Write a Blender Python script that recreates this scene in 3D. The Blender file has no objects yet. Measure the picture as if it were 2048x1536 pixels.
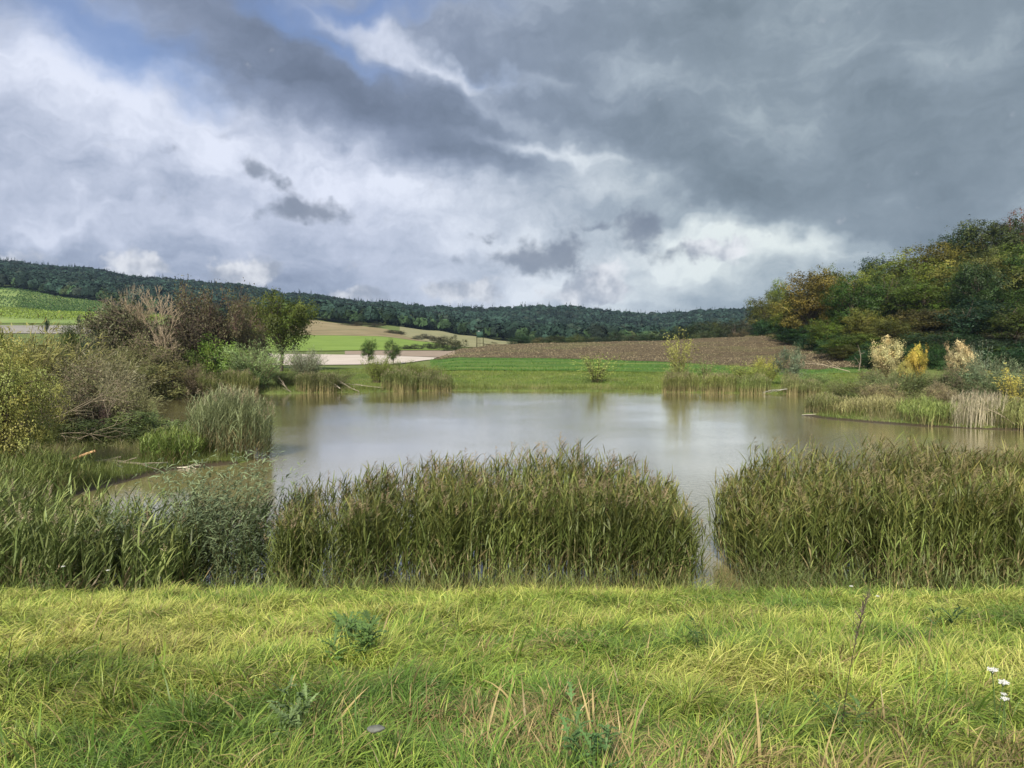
import bpy, math, random
import numpy as np
from mathutils import Vector
R = math.radians
scene = bpy.context.scene
COL = scene.collection
# ------------------------------------------------------------ camera
FPX = 1490.0; HZ = 700.0; CX = 1024.0; CAMZ = 5.0
cam_d = bpy.data.cameras.new("camera"); cam = bpy.data.objects.new("camera", cam_d); COL.objects.link(cam)
cam.location = (0, 0, CAMZ); cam.rotation_euler = (R(90) - math.atan(68 / FPX), 0, 0)
cam_d.sensor_width = 36; cam_d.lens = 36 * FPX / 2048; cam_d.clip_start = 0.1; cam_d.clip_end = 20000
scene.camera = cam
scene.render.resolution_x = 1024; scene.render.resolution_y = 768
# ------------------------------------------------------------ sun, exposure
SUN = Vector((-0.20, -0.76, 0.62)).normalized()
sd = bpy.data.lights.new("sun", 'SUN'); sd.energy = 5.0; sd.angle = R(5); sd.color = (1.0, 0.93, 0.80)
so = bpy.data.objects.new("sun", sd); COL.objects.link(so); so.rotation_euler = (-SUN).to_track_quat('-Z', 'Y').to_euler()
scene.view_settings.view_transform = 'Standard'; scene.view_settings.look = 'None'
scene.view_settings.exposure = 0.45; scene.view_settings.gamma = 1.0
# ------------------------------------------------------------ sky
world = bpy.data.worlds.new("World"); scene.world = world; world.use_nodes = True
def build_sky():
    nt = world.node_tree; N = nt.nodes; L = nt.links; N.clear()
    def nd(t, **k):
        n = N.new(t)
        for a, b in k.items(): setattr(n, a, b)
        return n
    def val(n, i, v):
        if hasattr(v, 'is_linked') or hasattr(v, 'links'): L.new(v, n.inputs[i])
        else: n.inputs[i].default_value = v
    def mth(op, a, b=0.0, c=None, clamp=False):
        n = nd('ShaderNodeMath', operation=op, use_clamp=clamp); val(n, 0, a); val(n, 1, b)
        if c is not None: val(n, 2, c)
        return n.outputs[0]
    def noise(v, scale, detail=6, rough=0.55, dist=0.0, lac=2.0):
        n = nd('ShaderNodeTexNoise'); L.new(v, n.inputs['Vector']); n.inputs['Scale'].default_value = scale
        n.inputs['Detail'].default_value = detail; n.inputs['Roughness'].default_value = rough
        n.inputs['Lacunarity'].default_value = lac; n.inputs['Distortion'].default_value = dist
        return n
    def smooth(x, lo, hi, a=0.0, b=1.0):
        n = nd('ShaderNodeMapRange', interpolation_type='SMOOTHSTEP'); val(n, 0, x)
        for i, v in ((1, lo), (2, hi), (3, a), (4, b)): n.inputs[i].default_value = v
        return n.outputs[0]
    def mixc(f, a, b):
        n = nd('ShaderNodeMix', data_type='RGBA'); val(n, 0, f); val(n, 6, a); val(n, 7, b)
        return n.outputs[2]
    tc = nd('ShaderNodeTexCoord'); sp = nd('ShaderNodeSeparateXYZ'); L.new(tc.outputs['Generated'], sp.inputs[0])
    x, y, z = sp.outputs
    az = mth('ARCTAN2', x, y); el = mth('ARCSINE', z)
    cb = nd('ShaderNodeCombineXYZ'); L.new(az, cb.inputs[0]); L.new(el, cb.inputs[1]); P = cb.outputs[0]   # radians
    zz = mth('ADD', mth('MAXIMUM', z, 0.0), 0.16)
    cq = nd('ShaderNodeCombineXYZ'); L.new(mth('DIVIDE', x, zz), cq.inputs[0]); L.new(mth('DIVIDE', y, zz), cq.inputs[1]); Q = cq.outputs[0]
    w1 = noise(P, 5.0, 3, 0.6); w2 = noise(P, 22.0, 3, 0.6)
    def vm(op, a, b=None, s=None):
        n = nd('ShaderNodeVectorMath', operation=op); val(n, 0, a)
        if b is not None: val(n, 1, b)
        if s is not None: n.inputs['Scale'].default_value = s
        return n.outputs[0]
    wv1 = vm('SCALE', vm('SUBTRACT', w1.outputs['Color'], (0.5, 0.5, 0.5)), s=0.16)
    wv2 = vm('SCALE', vm('SUBTRACT', w2.outputs['Color'], (0.5, 0.5, 0.5)), s=0.05)
    PW = vm('ADD', P, vm('ADD', wv1, wv2)); PS = vm('ADD', P, wv2)
    def ae(px, py):
        u = (px - CX) / FPX; v = (HZ - py) / FPX
        return math.atan(u), math.atan(v / math.sqrt(1 + u * u))
    def blob(px, py, rx, ry, rot=0, vec=None):
        a, e = ae(px, py); m = nd('ShaderNodeMapping', vector_type='TEXTURE'); L.new(vec or PW, m.inputs[0])
        m.inputs['Location'].default_value = (a, e, 0); m.inputs['Rotation'].default_value = (0, 0, R(rot))
        m.inputs['Scale'].default_value = (rx / FPX, ry / FPX, 1)
        g = nd('ShaderNodeTexGradient', gradient_type='SPHERICAL'); L.new(m.outputs[0], g.inputs[0])
        return g.outputs['Fac']
    def acc(items, vec=None):
        s = None
        for it in items:
            *b, w = it; o = mth('MULTIPLY', blob(*b, vec=vec), w)
            s = o if s is None else mth('ADD', s, o)
        return s
    n1 = noise(Q, 1.1, 5, 0.62).outputs['Fac']; n2 = noise(PS, 9.0, 7, 0.62).outputs['Fac']
    st = nd('ShaderNodeMapping'); L.new(PW, st.inputs[0]); st.inputs['Scale'].default_value = (1, 3.2, 1); st.inputs['Rotation'].default_value = (0, 0, R(12))
    n3 = noise(st.outputs[0], 6.0, 5, 0.6).outputs['Fac']
    # brightness of the cloud deck: base plus broad light and dark regions
    light = acc([(780, 400, 420, 120, -14, .34), (330, 300, 420, 130, -14, .26), (90, 420, 420, 70, 0, .30), (500, 480, 420, 60, -6, .12),
                 (1330, 520, 400, 90, 0, .26), (1450, 500, 240, 50, 0, .42), (1150, 320, 260, 70, -25, .30), (60, 130, 260, 120, -25, .32),
                 (850, 140, 330, 40, -22, .42), (1000, 165, 200, 28, -8, .30), (1050, 590, 500, 70, 0, .42), (1000, 470, 520, 150, 0, .16), (250, 540, 420, 60, 0, .16), (300, 190, 260, 90, -30, .35), (1050, 300, 220, 24, -10, .3), (1960, 60, 200, 60, 20, .12)])
    dark = acc([(1760, 200, 620, 300, -10, .19), (1820, 350, 560, 110, 6, .27), (1480, 385, 260, 70, -14, .20), (1950, 210, 300, 60, 8, .14),
                (700, 200, 420, 130, -24, .31), (1000, 240, 440, 130, -6, .34), (500, 90, 320, 120, -32, .24), (1200, 60, 560, 110, 0, .20), (1330, 330, 200, 60, -30, .18),
                (250, 500, 600, 60, -8, .14), (650, 565, 420, 40, -10, .10)])
    base = mth('ADD', mth('ADD', mth('MULTIPLY', mth('SUBTRACT', n1, 0.5), 0.40), mth('MULTIPLY', mth('SUBTRACT', n3, 0.5), 0.62)), mth('MULTIPLY', mth('SUBTRACT', n2, 0.5), 0.60))
    lum = mth('ADD', 0.575, mth('ADD', base, mth('SUBTRACT', light, dark)))
    ramp = nd('ShaderNodeValToRGB'); L.new(lum, ramp.inputs[0]); cr = ramp.color_ramp; cr.interpolation = 'LINEAR'
    stops = [(0.0, (.112, .138, .178)), (.22, (.150, .182, .232)), (.42, (.195, .230, .288)), (.62, (.285, .322, .382)), (.82, (.43, .46, .51)), (1.0, (.60, .62, .65))]
    cr.elements[0].position = 0; cr.elements[0].color = stops[0][1] + (1,); cr.elements[1].position = 1; cr.elements[1].color = stops[-1][1] + (1,)
    for p_, c_ in stops[1:-1]: e_ = cr.elements.new(p_); e_.color = c_ + (1,)
    col = ramp.outputs[0]
    hue = mixc(smooth(az, -.25, .35), (.965, .99, 1.10, 1), (.99, 1.04, .985, 1)); hm = nd('ShaderNodeMix', data_type='RGBA', blend_type='MULTIPLY'); hm.inputs[0].default_value = 1; L.new(col, hm.inputs[6]); L.new(hue, hm.inputs[7]); col = hm.outputs[2]
    # blue gaps
    sky = nd('ShaderNodeTexSky', sky_type='NISHITA'); sky.sun_disc = False; sky.sun_elevation = math.asin(SUN.z); sky.sun_rotation = math.atan2(SUN.x, SUN.y)
    skyc = mixc(1.0, (0, 0, 0, 1), sky.outputs[0]); sk = nd('ShaderNodeMix', data_type='RGBA', blend_type='MULTIPLY'); sk.inputs[0].default_value = 1
    L.new(sky.outputs[0], sk.inputs[6]); sk.inputs[7].default_value = (.085, .088, .105, 1)
    gap = acc([(180, 60, 420, 130, -22, 1.0), (720, 15, 380, 60, 0, 1.0), (640, 90, 260, 50, -20, .9), (960, 150, 200, 40, -10, .55), (330, 150, 160, 90, -20, .5)])
    gapf = smooth(mth('ADD', gap, mth('MULTIPLY', mth('SUBTRACT', n2, 0.5), 1.3)), 0.15, 1.15, 0, 0.8)
    col = mixc(gapf, col, sk.outputs[2])
    # white cumulus heads near the horizon
    pn = noise(P, 40.0, 4, 0.6).outputs['Fac']; pn2 = noise(P, 14.0, 4, 0.6).outputs['Fac']
    def crisp(items, lo, hi, amt=1.1, vec=None):
        f = acc(items, vec=vec or PS); return smooth(mth('ADD', f, mth('MULTIPLY', mth('SUBTRACT', pn, 0.5), amt)), lo, hi)
    heads = crisp([(275, 535, 70, 50, 0, .9), (492, 545, 85, 42, 0, 1.0), (720, 590, 90, 28, 0, .7), (930, 585, 110, 42, 0, .9), (1160, 590, 120, 40, 0, .8), (50, 520, 120, 30, 0, .4),
                   (1440, 498, 110, 30, 0, .8), (1200, 560, 90, 60, 0, .7)], .12, .55, 1.0)
    hc = mixc(smooth(pn2, .38, .62), (.26, .29, .355, 1), (.64, .65, .68, 1))
    col = mixc(mth('MULTIPLY', heads, .85), col, hc)
    small = crisp([(615, 422, 120, 30, 3, 1.0), (515, 342, 46, 26, -15, .9), (575, 375, 40, 16, -30, .6), (350, 298, 32, 14, 0, .5), (1065, 518, 130, 46, 0, 1.05), (1135, 490, 42, 34, 0, .8), (1280, 462, 60, 60, 0, 1.0),
                   (1185, 446, 66, 20, 8, .75), (1345, 512, 90, 22, 0, .6), (975, 470, 60, 12, 10, .45), (920, 520, 40, 22, 0, .45)], .08, .78, 1.1)
    dc = mixc(pn2, (.085, .108, .155, 1), (.20, .235, .30, 1))
    col = mixc(mth('MULTIPLY', small, .8), col, dc)
    bg = nd('ShaderNodeBackground'); L.new(col, bg.inputs[0]); bg.inputs[1].default_value = 1.0
    out = nd('ShaderNodeOutputWorld'); L.new(bg.outputs[0], out.inputs[0])
build_sky()
world.cycles.sampling_method = 'MANUAL'; world.cycles.sample_map_resolution = 512

# ------------------------------------------------------------ maths helpers
def rng(s): return np.random.default_rng(s)
def hsh(ix, iy, seed):
    h = (ix.astype(np.int64) * 374761393 + iy.astype(np.int64) * 668265263 + seed * 1442695041) & 0x7fffffff
    h = ((h ^ (h >> 13)) * 1274126177) & 0x7fffffff
    return ((h ^ (h >> 16)) & 0xffff) / 65535.0
def vnoise(x, y, seed=0):
    x = np.asarray(x, float); y = np.asarray(y, float)
    ix = np.floor(x); iy = np.floor(y); fx = x - ix; fy = y - iy
    fx = fx * fx * (3 - 2 * fx); fy = fy * fy * (3 - 2 * fy)
    a = hsh(ix, iy, seed); b = hsh(ix + 1, iy, seed); c = hsh(ix, iy + 1, seed); d = hsh(ix + 1, iy + 1, seed)
    return (a + (b - a) * fx) * (1 - fy) + (c + (d - c) * fx) * fy
def fbm(x, y, seed=0, o=4):
    s = 0; a = .5
    for i in range(o): s = s + a * vnoise(np.asarray(x) * 2 ** i, np.asarray(y) * 2 ** i, seed + i); a *= .5
    return s / (1 - .5 ** o)
def sstep(x, a, b):
    t = np.clip((x - a) / (b - a), 0, 1); return t * t * (3 - 2 * t)
# ------------------------------------------------------------ terrain height
POND = np.array([(-11, 14.0), (-13.2, 18), (-15.2, 24), (-14.9, 27), (-14.3, 31), (-12, 32.8), (-11.7, 34), (-15, 38), (-22, 46), (-27, 57), (-34, 71), (-37.5, 78),
                 (-30, 84.6), (-20.8, 87.6), (-7.7, 92), (10.6, 90), (34.6, 84), (38, 78), (31, 68), (24, 60.5), (22.3, 57.5), (22.8, 54), (26.5, 49), (31, 46.4), (45, 43.5), (70, 40), (72, 20),
                 (45, 14.6), (20, 14.1), (8, 14.5), (0, 14.7), (-3, 14.3), (-6, 13.4), (-7.4, 12.9), (-8.8, 13.6)], float)
def pond_d(X, Y):
    X = np.asarray(X, float); Y = np.asarray(Y, float); D = np.full(X.shape, 1e9); ins = np.zeros(X.shape, bool)
    n = len(POND)
    for i in range(n):
        a = POND[i]; b = POND[(i + 1) % n]; e = b - a
        t = np.clip(((X - a[0]) * e[0] + (Y - a[1]) * e[1]) / (e @ e), 0, 1)
        D = np.minimum(D, np.hypot(X - a[0] - t * e[0], Y - a[1] - t * e[1]))
        c = ((a[1] > Y) != (b[1] > Y)); xx = a[0] + (Y - a[1]) / (e[1] if e[1] != 0 else 1e-9) * e[0]
        ins ^= c & (X < xx)
    return np.where(ins, -D, D)
TY = np.array([95, 130, 160, 200, 260, 400, 550, 700, 1000, 1300, 2500], float)
TP = {-900: [760, 738, 722, 705, 685, 640, 580, 550, 540, 530, 640], 0: [760, 738, 725, 712, 695, 652, 607, 573, 550, 536, 640],
      150: [760, 738, 725, 712, 697, 652, 621, 592, 562, 549, 645], 300: [762, 738, 726, 714, 698, 655, 626, 612, 588, 568, 650],
      450: [764, 740, 727, 714, 700, 660, 645, 632, 600, 580, 650], 600: [764, 740, 728, 713, 701, 671, 640, 632, 615, 602, 660],
      750: [764, 740, 727, 712, 701, 671, 649, 645, 632, 617, 660], 870: [762, 738, 724, 711, 702, 683, 663, 660, 645, 626, 665],
      930: [760, 736, 718, 698, 703, 690, 672, 670, 652, 628, 665], 1000: [760, 736, 715, 690, 701, 694, 680, 678, 655, 629, 668], 1100: [760, 736, 714, 687, 699, 698, 688, 684, 660, 624, 668],
      1300: [760, 738, 715, 683, 697, 700, 692, 686, 668, 640, 670], 1450: [762, 742, 716, 676, 690, 698, 692, 682, 656, 632, 670],
      1530: [762, 744, 716, 673, 680, 690, 688, 680, 652, 628, 670], 1620: [763, 742, 705, 676, 664, 672, 680, 675, 655, 640, 675],
      1700: [764, 734, 690, 658, 640, 645, 660, 665, 660, 655, 680], 1850: [758, 722, 660, 615, 585, 595, 630, 650, 655, 660, 680],
      2048: [752, 712, 640, 575, 540, 550, 600, 630, 650, 660, 680], 2900: [742, 690, 590, 510, 480, 510, 580, 620, 650, 660, 680]}
TX = np.array(sorted(TP), float); TZ = np.array([[CAMZ - (p - HZ) / FPX * yy for p, yy in zip(TP[int(k)], TY)] for k in TX])
def far_h(X, Y):
    px = np.clip(CX + X / np.maximum(Y, 30) * FPX, TX[0], TX[-1]); yy = np.clip(Y, TY[0], TY[-1])
    i = np.clip(np.searchsorted(TX, px) - 1, 0, len(TX) - 2); j = np.clip(np.searchsorted(TY, yy) - 1, 0, len(TY) - 2)
    fx = (px - TX[i]) / (TX[i + 1] - TX[i]); fy = (yy - TY[j]) / (TY[j + 1] - TY[j]); fx = fx * fx * (3 - 2 * fx)
    return (TZ[i, j] * (1 - fx) + TZ[i + 1, j] * fx) * (1 - fy) + (TZ[i, j + 1] * (1 - fx) + TZ[i + 1, j + 1] * fx) * fy
NY = np.array([-300, -40, 0, 3, 6, 9, 12, 13.2, 14.2, 15.5]); NZ = np.array([7, 4.2, 3.4, 3.0, 2.4, 1.65, .93, .58, .08, -.8])
def H(X, Y, fine=True):
    X = np.asarray(X, float); Y = np.asarray(Y, float); d = pond_d(X, Y)
    land = .22 * sstep(d, 0, 1.2) + .35 * sstep(d, 1, 8) + .3 * sstep(d, 8, 40) + .02
    und = np.interp(Y, NY, NZ); und = und + np.where(Y < 14, (fbm(X * .7, Y * .7, 3, 3) - .5) * .14 + (fbm(X * 2.6, Y * 2.6, 43, 2) - .5) * .16, 0)
    z = np.where((d > 0) | (Y < 13.4), np.maximum(land * (Y > 12.5), und), -np.minimum(.9, -d * .35) - .03)
    z = np.where(d < 0, -np.minimum(.9, -d * .35) - .03, z)
    s = sstep(Y, 92, 112); fz = far_h(X, Y)
    if fine: fz = fz + (fbm(X / 60, Y / 60, 9, 3) - .5) * 3.0 * sstep(Y, 300, 600)
    return z * (1 - s) + fz * s
def h1(X, Y): return float(H(np.array([X]), np.array([Y]))[0])
def XY(px, Y): return (px - CX) / FPX * Y, Y
def zat(py, Y): return CAMZ - (py - HZ) / FPX * Y
# ------------------------------------------------------------ mesh buffers
class Buf:
    def __init__(s): s.v = []; s.q = []; s.c = []; s.n = 0
    def add(s, v, q, c):
        v = np.asarray(v, float).reshape(-1, 3); s.v.append(v); s.q.append(np.asarray(q, np.int64).reshape(-1, 4) + s.n)
        c = np.broadcast_to(np.asarray(c, float), (len(v), 3)); s.c.append(c); s.n += len(v)
    def arrays(s): return np.concatenate(s.v), np.concatenate(s.q), np.concatenate(s.c)
    def mesh(s, name, mat, smooth=False):
        v, q, c = s.arrays(); return mk_mesh(name, v, q, c, mat, smooth)
def mk_mesh(name, v, q, c, mat, smooth=False):
    me = bpy.data.meshes.new(name); me.vertices.add(len(v)); me.vertices.foreach_set('co', np.ascontiguousarray(v, dtype=np.float32).ravel())
    me.loops.add(len(q) * 4); me.loops.foreach_set('vertex_index', np.ascontiguousarray(q, dtype=np.int32).ravel())
    me.polygons.add(len(q)); me.polygons.foreach_set('loop_start', np.arange(0, len(q) * 4, 4, dtype=np.int32))
    me.polygons.foreach_set('loop_total', np.full(len(q), 4, np.int32))
    if smooth: me.polygons.foreach_set('use_smooth', np.ones(len(q), bool))
    if c is not None:
        a = me.color_attributes.new('tint', 'FLOAT_COLOR', 'POINT')
        a.data.foreach_set('color', np.concatenate([c, np.ones((len(c), 1))], 1).astype(np.float32).ravel())
    me.materials.append(mat); me.update(); me.validate(); return me
def ob(name, me, parent=None, color=None):
    o = bpy.data.objects.new(name, me); COL.objects.link(o)
    if parent is not None: o.parent = parent
    if color is not None: o.color = tuple(color) + (1,)
    return o
def tag(o, label, cat=None, group=None, kind=None):
    if label: o['label'] = label
    if cat: o['category'] = cat
    if group: o['group'] = group
    if kind: o['kind'] = kind
    return o
def empty(name, loc): 
    o = bpy.data.objects.new(name, None); o.empty_display_size = .3; COL.objects.link(o); o.location = loc; return o
# ribbons following an arc: th = angle from the vertical, from th0 to th1 along the length
def arcs(b, az, Ln, th0, th1, k):
    n = len(b); t = (np.arange(k - 1) + .5) / (k - 1); th = th0[:, None] + (th1 - th0)[:, None] * t[None]
    st = Ln[:, None] / (k - 1)
    d = np.stack([np.sin(th) * np.cos(az)[:, None] * st, np.sin(th) * np.sin(az)[:, None] * st, np.cos(th) * st], 2)
    P = np.zeros((n, k, 3)); P[:, 1:] = np.cumsum(d, 1); return P + b[:, None]
def ribbons(B, P, w, prof, c0, c1, side=None, r=None):
    n, k, _ = P.shape; D = P[:, -1] - P[:, 0]
    if side is None:
        a = r.uniform(0, 2 * np.pi, n); V = np.stack([np.cos(a), np.sin(a), r.uniform(-.3, .3, n)], 1)
        side = np.cross(D, V)
    side = side / (np.linalg.norm(side, axis=1, keepdims=True) + 1e-9)
    wv = (w[:, None] * np.asarray(prof)[None] * .5)[:, :, None] * side[:, None, :]
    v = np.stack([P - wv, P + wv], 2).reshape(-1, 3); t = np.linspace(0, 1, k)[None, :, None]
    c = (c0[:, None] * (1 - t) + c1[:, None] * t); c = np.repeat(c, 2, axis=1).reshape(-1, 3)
    i = (np.arange(n) * 2 * k)[:, None] + (np.arange(k - 1) * 2)[None]; i = i.reshape(-1)
    B.add(v, np.stack([i, i + 1, i + 3, i + 2], 1), c)
def perp(az, r, tw=.5):
    a = az + np.pi / 2 + r.normal(0, tw, len(az)); return np.stack([np.cos(a), np.sin(a), r.normal(0, .25, len(az))], 1)
def leaves(B, c, nrm, size, asp, col, r):
    n = len(c); nrm = nrm / (np.linalg.norm(nrm, axis=1, keepdims=True) + 1e-9); a = np.cross(nrm, r.normal(0, 1, (n, 3))); a /= np.linalg.norm(a, axis=1, keepdims=True) + 1e-9
    b = np.cross(nrm, a); s = np.asarray(size)[:, None] * .5
    k = nrm * s * .25
    v = np.stack([c - a * s, c - b * s * asp + k, c + a * s, c + b * s * asp + k], 1).reshape(-1, 3); i = np.arange(n) * 4
    B.add(v, np.stack([i, i + 1, i + 2, i + 3], 1), np.repeat(col, 4, 0))
def tubes(B, segs, col, sides=5):
    if not len(segs): return
    p0 = np.array([s[0] for s in segs]); p1 = np.array([s[1] for s in segs]); r0 = np.array([s[2] for s in segs]); r1 = np.array([s[3] for s in segs])
    d = p1 - p0; d /= np.linalg.norm(d, axis=1, keepdims=True) + 1e-9; ref = np.where(np.abs(d[:, 2:3]) > .9, [[1, 0, 0]], [[0, 0, 1]])
    a = np.cross(d, ref); a /= np.linalg.norm(a, axis=1, keepdims=True); b = np.cross(d, a); n = len(p0)
    an = np.arange(sides) * 2 * np.pi / sides; ring = a[:, None] * np.cos(an)[None, :, None] + b[:, None] * np.sin(an)[None, :, None]
    v = np.concatenate([p0[:, None] + ring * r0[:, None, None], p1[:, None] + ring * r1[:, None, None]], 1).reshape(-1, 3)
    q = []
    for j in range(sides): q.append(np.stack([np.arange(n) * 2 * sides + j, np.arange(n) * 2 * sides + (j + 1) % sides, np.arange(n) * 2 * sides + sides + (j + 1) % sides, np.arange(n) * 2 * sides + sides + j], 1))
    B.add(v, np.concatenate(q), col)
def grow(p, d, ln, r0, depth, rd, segs, tips, split=3, spread=.6, up=.15, shrink=.68, wob=.18, steps=3):
    p = np.array(p, float); d = np.array(d, float); d /= np.linalg.norm(d); r = r0
    for i in range(steps):
        d = d + rd.normal(0, wob, 3) + np.array([0, 0, up * .4]); d /= np.linalg.norm(d); q = p + d * ln / steps; rr = r0 * (1 - .35 * (i + 1) / steps)
        segs.append((p, q, r, rr)); p = q; r = rr
        if depth > 0 and i < steps - 1 and rd.random() < .6:
            e = d + rd.normal(0, spread, 3); e /= np.linalg.norm(e); grow(p, e, ln * shrink * .8, r * .6, depth - 1, rd, segs, tips, split, spread, up, shrink, wob, steps)
    if depth <= 0: tips.append((p, d)); return
    for i in range(split if rd.random() < .6 else 2):
        e = d + rd.normal(0, spread, 3) + np.array([0, 0, up]); e /= np.linalg.norm(e)
        grow(p, e, ln * shrink * rd.uniform(.75, 1.15), r * .72, depth - 1, rd, segs, tips, split, spread, up, shrink, wob, steps)
# ------------------------------------------------------------ materials
def mat_base(name):
    m = bpy.data.materials.new(name); m.use_nodes = True; nt = m.node_tree; nt.nodes.clear(); return m, nt, nt.nodes, nt.links
def foliage_mat(name, trans=.28, rough=.5, spec=.25, nscale=3.0, amt=.35):
    m, nt, N, L = mat_base(name); out = N.new('ShaderNodeOutputMaterial')
    at = N.new('ShaderNodeAttribute'); at.attribute_name = 'tint'; oi = N.new('ShaderNodeObjectInfo')
    mx = N.new('ShaderNodeMix'); mx.data_type = 'RGBA'; mx.blend_type = 'MULTIPLY'; mx.inputs[0].default_value = 1; L.new(at.outputs['Color'], mx.inputs[6]); L.new(oi.outputs['Color'], mx.inputs[7])
    tc = N.new('ShaderNodeTexCoord'); no = N.new('ShaderNodeTexNoise'); no.inputs['Scale'].default_value = nscale; no.inputs['Detail'].default_value = 3; L.new(tc.outputs['Object'], no.inputs['Vector'])
    mr = N.new('ShaderNodeMapRange'); mr.inputs[1].default_value = .3; mr.inputs[2].default_value = .7; mr.inputs[3].default_value = 1 - amt; mr.inputs[4].default_value = 1 + amt; L.new(no.outputs['Fac'], mr.inputs[0])
    m2 = N.new('ShaderNodeVectorMath'); m2.operation = 'SCALE'; L.new(mx.outputs[2], m2.inputs[0]); L.new(mr.outputs[0], m2.inputs['Scale'])
    pb = N.new('ShaderNodeBsdfPrincipled'); L.new(m2.outputs[0], pb.inputs['Base Color']); pb.inputs['Roughness'].default_value = rough; pb.inputs['Specular IOR Level'].default_value = spec
    tr = N.new('ShaderNodeBsdfTranslucent'); L.new(m2.outputs[0], tr.inputs['Color']); ms = N.new('ShaderNodeMixShader'); ms.inputs[0].default_value = trans
    L.new(pb.outputs[0], ms.inputs[1]); L.new(tr.outputs[0], ms.inputs[2]); L.new(ms.outputs[0], out.inputs[0]); return m
def ground_mat(name, cols, scale=.2, detail=8, bump=.3, bscale=3.0, bdist=.1, stretch=None, rough=.9, second=None):
    """noise ramp in object space; second = (colour, scale, lo, hi, stretch) adds flecks"""
    m, nt, N, L = mat_base(name); out = N.new('ShaderNodeOutputMaterial'); tc = N.new('ShaderNodeTexCoord')
    def mapped(st, rot=0):
        mp = N.new('ShaderNodeMapping'); L.new(tc.outputs['Object'], mp.inputs[0]); mp.inputs['Scale'].default_value = st or (1, 1, 1); mp.inputs['Rotation'].default_value = (0, 0, R(rot)); return mp.outputs[0]
    no = N.new('ShaderNodeTexNoise'); no.inputs['Scale'].default_value = scale; no.inputs['Detail'].default_value = detail; no.inputs['Roughness'].default_value = .65; L.new(mapped(stretch), no.inputs['Vector'])
    rp = N.new('ShaderNodeValToRGB'); L.new(no.outputs['Fac'], rp.inputs[0]); e = rp.color_ramp.elements
    n = len(cols); e[0].position = .3; e[0].color = cols[0] + (1,); e[1].position = .7; e[1].color = cols[-1] + (1,)
    for i in range(1, n - 1): x = e.new(.3 + .4 * i / (n - 1)); x.color = cols[i] + (1,)
    col = rp.outputs[0]
    for sc in (second or []):
        c2, s2, lo, hi, st = sc[:5]; n2 = N.new('ShaderNodeTexNoise'); n2.inputs['Scale'].default_value = s2; n2.inputs['Detail'].default_value = 5; n2.inputs['Roughness'].default_value = .7; L.new(mapped(st, sc[5] if len(sc) > 5 else 0), n2.inputs['Vector'])
        mr = N.new('ShaderNodeMapRange'); mr.inputs[1].default_value = lo; mr.inputs[2].default_value = hi; L.new(n2.outputs['Fac'], mr.inputs[0])
        mx = N.new('ShaderNodeMix'); mx.data_type = 'RGBA'; L.new(mr.outputs[0], mx.inputs[0]); L.new(col, mx.inputs[6]); mx.inputs[7].default_value = c2 + (1,); col = mx.outputs[2]
    pb = N.new('ShaderNodeBsdfPrincipled'); L.new(col, pb.inputs['Base Color']); pb.inputs['Roughness'].default_value = rough; pb.inputs['Specular IOR Level'].default_value = .2
    nb = N.new('ShaderNodeTexNoise'); nb.inputs['Scale'].default_value = bscale; nb.inputs['Detail'].default_value = 6; L.new(mapped(stretch), nb.inputs['Vector'])
    bp = N.new('ShaderNodeBump'); bp.inputs['Strength'].default_value = bump; bp.inputs['Distance'].default_value = bdist; L.new(nb.outputs['Fac'], bp.inputs['Height']); L.new(bp.outputs[0], pb.inputs['Normal'])
    L.new(pb.outputs[0], out.inputs[0]); return m
M_leaf = foliage_mat('leaf_foliage'); M_grass = foliage_mat('grass_blades', .35, .45, .3, .6, .25); M_reed = foliage_mat('reed_leaves', .25, .5, .3, .8, .3)
M_bark = foliage_mat('bark', 0.0, .85, .15, 6, .4); M_wood = foliage_mat('dry_branch_wood', 0, .8, .2, 4, .3)
M_forest = foliage_mat('far_forest_foliage', .1, .8, .1, .02, .35)
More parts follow.
